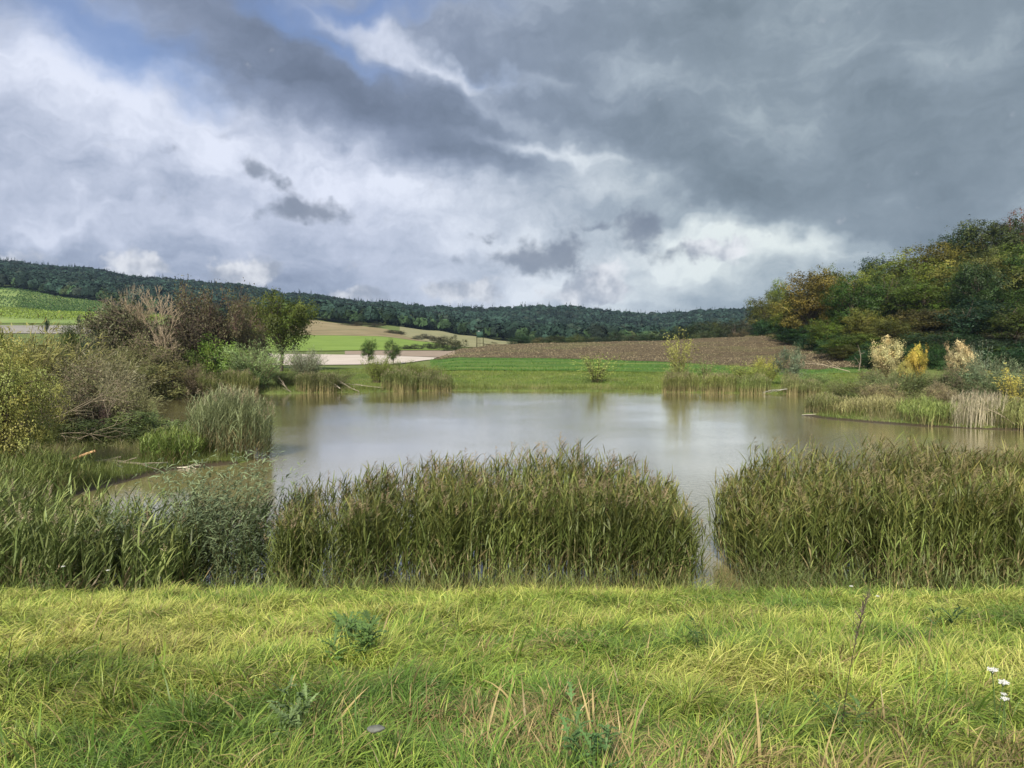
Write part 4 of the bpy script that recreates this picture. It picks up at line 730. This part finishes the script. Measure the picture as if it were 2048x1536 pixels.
# straw and clods on the ploughed field
r = rng(715); n = 16000; pxc = r.uniform(880, 1720, n); Y0c = np.interp(pxc, [868, 930, 1000, 1300, 1500, 1735], [174, 164, 158, 148, 139, 125]); Y1c = np.interp(pxc, [868, 900, 930, 1450, 1530, 1600, 1700, 1735], [177, 194, 206, 209, 202, 171, 138, 127]); Yc = Y0c + (Y1c - Y0c) * r.random(n)
X = (pxc - CX) / FPX * Yc; c = np.stack([X, Yc, H(X, Yc) + .2], 1); B = Buf(); cl = np.where(r.random((n, 1)) < .6, [[.24, .20, .12]], [[.05, .038, .022]]) * r.uniform(.7, 1.2, (n, 1)); leaves(B, c, r.normal(0, .5, (n, 3)) + [0, -.5, .8], r.uniform(.12, .36, n), .5, cl, r)
tag(ob('straw_litter', B.mesh('straw_litter', M_wood)), 'pale straw scraps and dark clods scattered over the ploughed rise', 'straw', kind='stuff')
# field-edge dry grass verge between ploughed soil and wood
r = rng(716); n = 9000; pxc = r.uniform(1490, 1745, n); Ye = np.interp(pxc, [1490, 1530, 1600, 1700, 1745], [209, 205, 174, 140.5, 127]); Yc = Ye + r.uniform(0, 3.2, n); X = (pxc - CX) / FPX * Yc
tufts('verge_grass', 'dry tan grass verge between the ploughed rise and the wood', X, Yc, .4, 1.0, 717, [(.20, .17, .07), (.28, .23, .11), (.16, .18, .06)], .07, k=2)
# mud at the shore
M_mud = ground_mat('wet_mud', [(.045, .035, .022), (.075, .058, .038)], 3, 6, .5, 8, .03, rough=.5)
def strip(name, label, pts, w, mat, z=.06):
    v = []; q = []
    for i, (x, y) in enumerate(pts):
        a = pts[max(i - 1, 0)]; b = pts[min(i + 1, len(pts) - 1)]; t = Vector((b[0] - a[0], b[1] - a[1])).normalized(); n_ = Vector((-t.y, t.x))
        for s_ in (-1, -.3, .4, 1): X, Y = x + n_.x * s_ * w / 2, y + n_.y * s_ * w / 2; v.append((X, Y, max(h1(X, Y), -.05) + z * (1 - abs(s_)) + .01))
    for i in range(len(pts) - 1):
        for k in range(3): a = i * 4 + k; q.append((a, a + 1, a + 5, a + 4))
    tag(ob(name, mk_mesh(name, np.array(v), np.array(q), None, mat, True)), label, kind='structure')
strip('mud_bank', 'dark wet mud lip along the left spit', [(-15.4, 25), (-15.0, 27), (-14.7, 29), (-14.2, 31), (-13, 32.2), (-12.1, 32.7)], .9, M_mud)
strip('mud_bank', 'dark mud lip along the right spit', [(22.3, 57), (22.9, 54), (24.6, 51.5), (26.6, 49), (29, 47.3), (31.2, 46.4), (38, 45), (45, 43.7)], .9, M_mud)
# ------------------------------------------------------------ fallen wood
def branch(name, label, px, py, Y, L, az, pitch, r0, col, seed, z=None, depth=2, cat='branch', group='fallen branches'):
    rd = rng(seed); segs = []; tips = []; d = (math.cos(az) * math.cos(pitch), math.sin(az) * math.cos(pitch), math.sin(pitch)); X, _ = XY(px, Y)
    grow((0, 0, 0), d, L, r0, depth, rd, segs, tips, 2, .35, 0, .5, .07, 5); B = Buf(); tubes(B, segs, np.array([1., 1, 1]), 6)
    o = ob(name, B.mesh(name, M_wood), None, col); o.location = (X, Y, (zat(py, Y) if py else h1(X, Y) + .1)); return tag(o, label, cat, group)
branch('fallen_branch', 'longest pale fallen branch lying over the far shore water', 766, 776, 90.5, 4.4, math.pi, .10, .06, (.32, .28, .21), 1)
branch('fallen_branch', 'pale forked branch sloping down into the far water', 718, 783, 88.5, 2.6, math.pi * .93, .38, .05, (.30, .26, .20), 2)
branch('fallen_branch', 'short branch crossing the left end of the pile of fallen branches', 680, 777, 87.6, 1.7, math.pi * .85, .45, .06, (.40, .35, .28), 3)
branch('fallen_branch', 'slanted stick in the water right of the pale willow bush', 582, 785, 86.5, 1.6, math.pi * .95, .6, .05, (.26, .22, .17), 4)
branch('fallen_branch', 'silvery branch reaching out of the gap in the far right reed belt', 1575, 778, 84.6, 2.0, math.pi * 1.03, -.08, .055, (.34, .33, .29), 5)
branch('fallen_branch', 'thin leaning stick at the corner of the ploughed field', 1700, 743, 100, 5.5, math.pi * .9, .42, .05, (.36, .30, .22), 6, depth=1)
branch('bare_stick', 'upright bare stick beside the field corner', 1718, 742, 82, 1.9, 0, 1.45, .03, (.34, .28, .22), 7, depth=2)
branch('fallen_branch', 'thin twig lying on the water off the right spit', 1640, 828, 56.5, 1.4, math.pi, .02, .03, (.45, .42, .34), 8, depth=0)
branch('fallen_branch', 'diagonal dead stalk leaning in the white reeds', 2035, 850, 46.3, 1.6, math.pi * .85, .75, .025, (.30, .25, .17), 9, depth=1)
branch('broken_trunk', 'snapped orange brown willow trunk arching over the mud of the left spit', 112, 932, 28.5, 1.5, .12, .42, .08, (.42, .26, .14), 10, depth=0, cat='log')
branch('fallen_branch', 'grey log lying in the litter of the left spit', 185, 925, 30, 1.8, .05, .03, .08, (.20, .17, .13), 11, depth=1)
branch('fallen_branch', 'bleached stick poking over the water from the left spit', 330, 938, 31.2, 1.0, 0, .02, .035, (.50, .45, .36), 12, depth=1)
for k, (px, py, Y, L, a, pt) in enumerate([(100, 838, 34, 4.4, .2, .28), (90, 870, 33, 4.2, .05, .18), (120, 812, 36, 4.6, .35, .15), (70, 850, 33, 5.0, .1, .42), (150, 880, 33, 3.2, .3, .5), (215, 850, 36, 3.6, 2.2, .7)]):
    lbs = ['long bare branch sweeping right out of the dark scrub, the middle one', 'low bare branch sweeping right above the mud of the left spit', 'bare branch fanning out near the purplish bramble', 'steepest bare branch rising out of the dark scrub', 'short bare branch rising from the bramble mound', 'bare branch leaning back left over the bramble mound']
    branch('bare_branch', lbs[k], px, py, Y, L * .5, a, pt, .016, (.24, .20, .14), 20 + k, depth=3, group='bare branches in the left scrub')
# ------------------------------------------------------------ hunting stand on stilts
def box(B, x0, x1, y0, y1, z0, z1, rot=None):
    v = np.array([(x, y, z) for z in (z0, z1) for x, y in ((x0, y0), (x1, y0), (x1, y1), (x0, y1))], float)
    B.add(v, [(0, 3, 2, 1), (4, 5, 6, 7), (0, 1, 5, 4), (1, 2, 6, 5), (2, 3, 7, 6), (3, 0, 4, 7)], np.array([1., 1, 1]))
def part(name, B, parent, col, mat=None): return ob(name, B.mesh(name, mat or M_wood), parent, col)
X, Y = XY(960, 212); hs = empty('hunting_stand', (X, Y, h1(X, Y) - .1)); tag(hs, 'dark green hunting stand on tall wooden legs at the left end of the ploughed rise', 'hunting stand'); hs.scale = (1, 1, 1.0)
gz = zat(685, Y) - hs.location.z; hz = (zat(655, Y) - hs.location.z)
cb0 = hz * .52; cb1 = hz * .97; wd = .92
for sx in (-1, 1):
    for sy in (-1, 1):
        B = Buf(); box(B, sx * wd - .09, sx * wd + .09, sy * wd - .09, sy * wd + .09, 0, cb0); part('leg', B, hs, (.09, .09, .05))
for zc in (cb0 * .5,):
    for sy in (-1, 1): B = Buf(); box(B, -wd - .1, wd + .1, sy * (wd + .13) - .04, sy * (wd + .13) + .04, zc - .07, zc + .07); part('brace', B, hs, (.09, .09, .05))
B = Buf(); box(B, -.5 - .05, -.5 + .05, -wd - 1.1, -wd - 1.0, 0, cb0); box(B, .05, .15, -wd - 1.1, -wd - 1.0, 0, cb0)
for i in range(7): box(B, -.45, .05, -wd - 1.09, -wd - 1.02, .3 + i * cb0 / 8, .36 + i * cb0 / 8)
part('ladder', B, hs, (.11, .10, .06))
B = Buf(); box(B, -wd - .12, wd + .12, -wd - .15, wd + .15, cb0, cb0 + .12); part('platform', B, hs, (.03, .05, .03))
B = Buf(); sill = cb0 + (cb1 - cb0) * .62
for (x0, x1, y0, y1) in ((-wd, wd, -wd, -wd + .06), (-wd, wd, wd - .06, wd), (-wd, -wd + .06, -wd + .06, wd - .06), (wd - .06, wd, -wd + .06, wd - .06)): box(B, x0, x1, y0, y1, cb0 + .12, sill)
for sx in (-1, 1):
    for sy in (-1, 1): box(B, sx * wd - .07 * (sx > 0) * 2 + .0, sx * wd + .14 * (sx < 0), sy * wd - .14 * (sy > 0), sy * wd + .14 * (sy < 0), sill, cb1)
box(B, -wd + .14, wd - .14, -wd, -wd + .06, sill + (cb1 - sill) * .8, cb1); part('cabin', B, hs, (.035, .075, .055))
B = Buf(); box(B, -.55, .05, -wd - .03, -wd - .005, sill + .05, sill + .18); part('shutter', B, hs, (.5, .52, .5))
B = Buf(); box(B, -wd - .28, wd + .28, -wd - .35, wd + .3, cb1, cb1 + .12); part('roof', B, hs, (.02, .022, .022))
# ------------------------------------------------------------ grey willow shoots in the near left water
def willow_shoots(name, label, X, Y, hgt, n, seed, col, spread, lf=.11, th1=.5, bark=(.12, .11, .05)):
    r = rng(seed); F = Buf(); T = Buf(); a = r.uniform(0, 6.28, n); rr_ = spread * np.sqrt(r.random(n)); b = np.stack([np.cos(a) * rr_, np.sin(a) * rr_ * .6, np.full(n, -.1)], 1); az = a + r.normal(0, .7, n)
    L = hgt * (1 - .5 * r.random(n) ** 1.6); t0 = r.uniform(0, .22, n); P = arcs(b, az, L, t0, t0 + r.uniform(.1, 1, n) * th1, 7); c = np.ones((n, 3)); ribbons(T, P, np.full(n, .014), [1, .9, .8, .7, .6, .4, .2], c, c, r=r)
    m = int(n * 38); i = r.integers(0, n, m); t = .22 + .78 * r.random(m); f = t * 6; k = np.minimum(f.astype(int), 5); fr = (f - k)[:, None]; p = P[i, k] * (1 - fr) + P[i, k + 1] * fr; p = p + r.normal(0, .045, p.shape)
    la = r.uniform(0, 6.28, m); la = np.arctan2(np.sin(la), np.cos(la) + .5); Q = arcs(p, la, lf * r.uniform(.6, 1.3, m), r.uniform(.4, 1.3, m), r.uniform(1.2, 2.3, m), 3); tt = (r.uniform(.7, 1.3, m))[:, None] * np.ones((1, 3))
    ribbons(F, Q, np.full(m, lf * .17), [.4, 1, .1], tt, tt, side=perp(la, r, .6)); e = empty(name, (X, Y, max(h1(X, Y), -.15))); ob('foliage', F.mesh('foliage', M_reed), e, col); ob('stem', T.mesh('stem', M_bark), e, bark); return tag(e, label, 'willow', 'willow shoots standing in the near water')
WC = (.19, .24, .14)
willow_shoots('willow_bush', 'tallest grey green willow shoots rising above the near left reeds', -6.0, 15.6, 3.15, 120, 801, (.21, .265, .14), .85, lf=.19, th1=.45)
willow_shoots('willow_bush', 'dark grey green willow shoots left of the tallest ones, water glinting behind', -7.3, 15.6, 2.35, 100, 802, (.14, .185, .10), .75, lf=.16, th1=.8)
willow_shoots('willow_bush', 'dark willow shoots right of the tallest ones at the central reed bed', -5.3, 15.2, 2.3, 80, 803, (.15, .20, .10), .6, lf=.16, th1=.8)
willow_shoots('willow_bush', 'arching willow shoots at the left end where the near reeds begin', -8.5, 15.5, 2.1, 80, 804, (.15, .20, .10), .7, lf=.16, th1=.9)
willow_shoots('willow_bush', 'low leafy willow shrub at the near grass edge beside the water gap', 5.15, 13.9, .95, 70, 805, (.15, .18, .06), .75, lf=.06, th1=.9)
for i, (px, Y, h) in enumerate([(705, 13.4, .5), (820, 13.4, .45), (1010, 13.6, .35), (520, 13.3, .5), (130, 13.4, .55), (60, 13.2, .6), (410, 13.5, .6)]):
    X, _ = XY(px, Y); lb = ['leafy weed at the foot of the central reeds, left of centre', 'white dotted weed at the foot of the central reeds', 'small weed at the foot of the reeds near the middle', 'leafy weed where the willow shoots meet the grass', 'weed with tiny white flowers below the left reeds', 'green weed at the left edge below the reeds', 'pinkish headed weed below the willow shoots'][i]
    w = willow_shoots('weed', lb, X, Y, h, 26, 820 + i, (.13, .20, .05), .28, lf=.05, th1=.8); w['category'] = 'weed'; w['group'] = 'weeds at the edge of the grass'
# ------------------------------------------------------------ foreground grass
def fore_grass(name, label, n, seed, Y0, Y1, Lr, wid, k, cols, up=1.0, clump=.0, th1=(.9, 2.9), dry=.09, mask=None):
    r = rng(seed); Y = Y0 + (Y1 - Y0) * r.random(n); X = r.uniform(-.78, .78, n) * (Y + 4.2)
    if clump > 0:      # pull blades towards tuft centres
        cx = np.round(X / clump + vnoise(X * 3, Y * 3, 5) - .5) * clump + (hsh(np.round(X / clump), np.round(Y / clump), 3) - .5) * clump; cy = np.round(Y / clump) * clump + (hsh(np.round(X / clump), np.round(Y / clump), 4) - .5) * clump; f = r.uniform(.2, .75, n); dx, dy = X - cx, Y - cy; X = cx + dx * f; Y = cy + dy * f
    d = pond_d(X, Y); ok = (d > -.15) | (Y < 13.0)
    if mask is not None: ok &= mask(X, Y, r)
    X, Y = X[ok], Y[ok]; n = len(X); b = np.stack([X, Y, H(X, Y) - .03], 1)
    fl = fbm(X * .45, Y * .45, 31, 3); az = (fl - .5) * 9.0 - .2 + r.normal(0, 1.3, n); lush = fbm(X * .8 + 9, Y * .8, 41, 3); tus = fbm(X * 2.6, Y * 2.6, 43, 2); hgt = (.8 + .45 * lush) * (.62 + .85 * tus)
    L = r.uniform(*Lr, n) * hgt; t0 = r.uniform(.05, 1.0, n); t1 = t0 + r.uniform(*th1, n); P = arcs(b, az, L, t0, t1, k)
    yel = fbm(X * .5 + 4, Y * .7, 51, 4); dr = fbm(X * .9 + 2, Y * .9 + 7, 61, 3); cols = np.array(cols)
    ci = np.clip((yel - .32) / .36 + r.normal(0, .22, n) + .12 * sstep(Y, 5, 11), 0, .999) * (len(cols) - 1); k0 = ci.astype(int); f = (ci - k0)[:, None]; c = cols[k0] * (1 - f) + cols[k0 + 1] * f
    isd = (r.random(n) < dry + .42 * sstep(dr, .55, .72) * sstep(-Y, -9, -5)); dcol = np.array([[.36, .28, .13]]) * r.uniform(.6, 1.25, (n, 1)); c = np.where(isd[:, None], dcol, c) * r.uniform(.75, 1.25, (n, 1))
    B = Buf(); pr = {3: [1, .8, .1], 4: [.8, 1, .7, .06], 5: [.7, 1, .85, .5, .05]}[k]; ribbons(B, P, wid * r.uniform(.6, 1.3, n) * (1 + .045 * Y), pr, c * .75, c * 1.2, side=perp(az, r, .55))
    return tag(ob(name, B.mesh(name, M_grass)), label, 'grass', kind='stuff')
GC = [(.13, .22, .045), (.27, .37, .07), (.42, .48, .10), (.56, .56, .16)]
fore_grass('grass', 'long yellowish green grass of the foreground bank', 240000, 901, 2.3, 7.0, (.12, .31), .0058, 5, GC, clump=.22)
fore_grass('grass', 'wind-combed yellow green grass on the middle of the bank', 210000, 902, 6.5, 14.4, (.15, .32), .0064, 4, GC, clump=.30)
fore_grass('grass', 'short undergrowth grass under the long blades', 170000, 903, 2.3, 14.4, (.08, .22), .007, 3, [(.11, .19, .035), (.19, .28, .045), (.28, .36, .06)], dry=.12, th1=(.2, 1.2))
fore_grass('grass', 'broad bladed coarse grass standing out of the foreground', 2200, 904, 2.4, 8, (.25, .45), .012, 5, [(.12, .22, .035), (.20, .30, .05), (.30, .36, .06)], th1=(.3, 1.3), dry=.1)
# ------------------------------------------------------------ weeds in the grass
def thistle(name, label, px, Y, n, hgt, rad, seed, col):
    """rosette and low stems with jagged lobed leaves"""
    r = rng(seed); X, _ = XY(px, Y); F = Buf(); T = Buf(); sn = 5; ba = r.uniform(0, 6.28, sn); bb = np.stack([np.cos(ba) * rad * .35, np.sin(ba) * rad * .35, np.zeros(sn)], 1); S = arcs(bb, ba, np.full(sn, hgt) * r.uniform(.7, 1.1, sn), np.full(sn, .05), np.full(sn, .35), 5); o1 = np.ones((sn, 3)); ribbons(T, S, np.full(sn, .008), [1, .9, .8, .7, .5], o1, o1, r=r)
    i = r.integers(0, sn, n); t = r.random(n) * 3.99; k = t.astype(int); fr = (t - k)[:, None]; p = S[i, k] * (1 - fr) + S[i, k + 1] * fr; az = r.uniform(0, 6.28, n); L = rad * r.uniform(.3, .6, n); Q = arcs(p, az, L, r.uniform(.3, .9, n), r.uniform(1.0, 1.9, n), 6)
    tt = r.uniform(.7, 1.3, (n, 1)) * np.ones((1, 3)); ribbons(F, Q, L * .12, [.4, .8, 1, .9, .6, .1], tt, tt, side=perp(az, r, .2))
    for j in range(1, 5):       # side lobes
        for s in (-1, 1):
            la = az + s * 1.0; Q2 = arcs(Q[:, j], la, L * .26 * (1.15 - .16 * j), r.uniform(1.0, 1.5, n), r.uniform(1.2, 1.9, n), 3); ribbons(F, Q2, L * .11, [1, .8, .05], tt, tt * 1.1, side=perp(la, r, .2))
    e = empty(name, (X, Y, h1(X, Y))); ob('foliage', F.mesh('foliage', M_reed), e, col); ob('stem', T.mesh('stem', M_bark), e, (.10, .13, .05)); return tag(e, label, 'weed', 'thistles in the grass')
thistle('thistle', 'dark blue green thistle in the grass left of centre', 722, 6.7, 100, .30, .40, 911, (.12, .20, .06))
thistle('thistle', 'lower dark thistle just in front of the dark blue green one', 694, 6.1, 70, .24, .34, 912, (.13, .22, .06))
thistle('thistle', 'pale grey green thistle low in the left foreground', 555, 4.15, 60, .30, .24, 913, (.20, .28, .11))
thistle('thistle', 'green thistle at the bottom edge right of centre', 1190, 3.6, 60, .32, .24, 914, (.12, .22, .07))
thistle('thistle', 'small green thistle close to the seed stalk', 1690, 4.3, 20, .32, .22, 915, (.10, .17, .05))
thistle('thistle', 'faint dark thistle in the middle right of the grass', 1900, 8.2, 18, .36, .3, 916, (.07, .13, .045))
thistle('thistle', 'little dark thistle in the grass below the water gap', 1420, 6.4, 14, .3, .24, 917, (.07, .13, .04))
# dry seed stalk
def seed_stalk():
    X, Y = XY(1698, 4.35); e = empty('seed_stalk', (X, Y, h1(X, Y))); r = rng(921); B = Buf(); P = arcs(np.zeros((1, 3)), np.array([.1]), np.array([.88]), np.array([.05]), np.array([.28]), 9); o1 = np.ones((1, 3))
    segs = [(P[0, i], P[0, i + 1], .0032 - .0003 * i, .0029 - .0003 * i) for i in range(8)]; tubes(B, segs, np.array([1., 1, 1]), 6); ob('stem', B.mesh('stem', M_bark), e, (.05, .035, .03))
    F = Buf(); n = 120; t = 5 + r.random(n) * 2.99; k = t.astype(int); fr = (t - k)[:, None]; p = P[0, k] * (1 - fr) + P[0, k + 1] * fr; az = r.uniform(0, 6.28, n); Q = arcs(p, az, r.uniform(.02, .07, n), r.uniform(.2, .7, n), r.uniform(.3, .9, n), 3); c = np.ones((n, 3)) * r.uniform(.6, 1.3, (n, 1)); ribbons(F, Q, np.full(n, .0035), [1, .8, 1], c, c, r=r); ob('seed_head', F.mesh('seed_head', M_reed), e, (.16, .12, .10))
    tag(e, 'dark thin seed stalk with a greyish feathery head standing in the grass on the right', 'plant')
seed_stalk()
def yarrow(px, py, Y, label, seed, k=1.0):
    X, _ = XY(px, Y); z = h1(X, Y); top = zat(py, Y) - z; e = empty('white_flower', (X, Y, z)); r = rng(seed); B = Buf(); segs = []; F = Buf()
    P = arcs(np.zeros((1, 3)), np.array([r.uniform(0, 6)]), np.array([top]), np.array([.0]), np.array([.12]), 6)[0]
    segs = [(P[i], P[i + 1], .003, .003) for i in range(5)]
    for j in range(9):
        a = j * 2.4; q = P[5] + np.array([math.cos(a) * .028 * (j / 9) ** .5, math.sin(a) * .028 * (j / 9) ** .5, .012]) * k; segs.append((P[4] * .25 + P[5] * .75, q, .0015, .0012)); n = 16; c = q + r.normal(0, .006 * k, (n, 3)) * [1, 1, .5]; leaves(F, c, r.normal(0, .4, (n, 3)) + [0, -.3, 1], np.full(n, .009 * k), .9, np.ones((n, 3)) * r.uniform(.85, 1.05, (n, 1)), r)
    tubes(B, segs, np.array([1., 1, 1]), 5); ob('stem', B.mesh('stem', M_bark), e, (.10, .16, .05)); ob('flower_head', F.mesh('flower_head', M_reed), e, (.80, .80, .76)); tag(e, label, 'flower', 'white flowers in the grass')
yarrow(2013, 1356, 4.3, 'highest white flower cluster near the right edge', 931); yarrow(2017, 1378, 4.25, 'white flower cluster just below the highest one at the right edge', 932)
yarrow(2026, 1415, 4.0, 'lower small white flower cluster at the right edge', 933, .7); yarrow(2034, 1406, 4.05, 'tiny white flower cluster beside the lower one at the right edge', 934, .5)
yarrow(1712, 1180, 12.6, 'small white flower at the foot of the right reeds', 935, 1.0); yarrow(1766, 1200, 11.6, 'lone white flower in the grass before the right reeds', 936, .9); yarrow(118, 1140, 13.3, 'white flower at the foot of the left reeds', 937, 1.0); yarrow(208, 1144, 13.3, 'white flower right of the first one below the left reeds', 938, .9)
# grey stone half sunk in the grass
def stone():
    import bmesh
    X, Y = XY(745, 3.62); bm = bmesh.new(); bmesh.ops.create_icosphere(bm, subdivisions=3, radius=1)
    for v in bm.verts: k = .8 + .4 * float(fbm(v.co.x * 2 + 5, v.co.y * 2 + v.co.z, 77, 3)); v.co = Vector((v.co.x * .042 * k, v.co.y * .03 * k, v.co.z * .014 * k))
    me = bpy.data.meshes.new('stone'); bm.to_mesh(me); bm.free(); me.polygons.foreach_set('use_smooth', [True] * len(me.polygons)); me.materials.append(ground_mat('grey_stone', [(.10, .105, .09), (.18, .185, .165)], 30, 5, .5, 60, .01)); o = ob('stone', me); o.location = (X, Y, zat(1474, Y)); tag(o, 'small grey flat stone lying on matted grass at the bottom left of centre', 'stone')
stone()
# ------------------------------------------------------------ haze
HAZE = True
if HAZE:
    B = Buf(); box(B, -2700, 2700, -255, 2900, -2.5, 190); m, nt, N, L = mat_base('valley_haze'); out = N.new('ShaderNodeOutputMaterial'); pv = N.new('ShaderNodeVolumePrincipled'); pv.inputs['Color'].default_value = (.50, .68, .95, 1); pv.inputs['Density'].default_value = .00008; pv.inputs['Anisotropy'].default_value = .1
    L.new(pv.outputs[0], out.inputs['Volume']); B2 = B.mesh('haze', m); tag(ob('haze', B2), 'thin bluish haze hanging over the valley', kind='stuff')
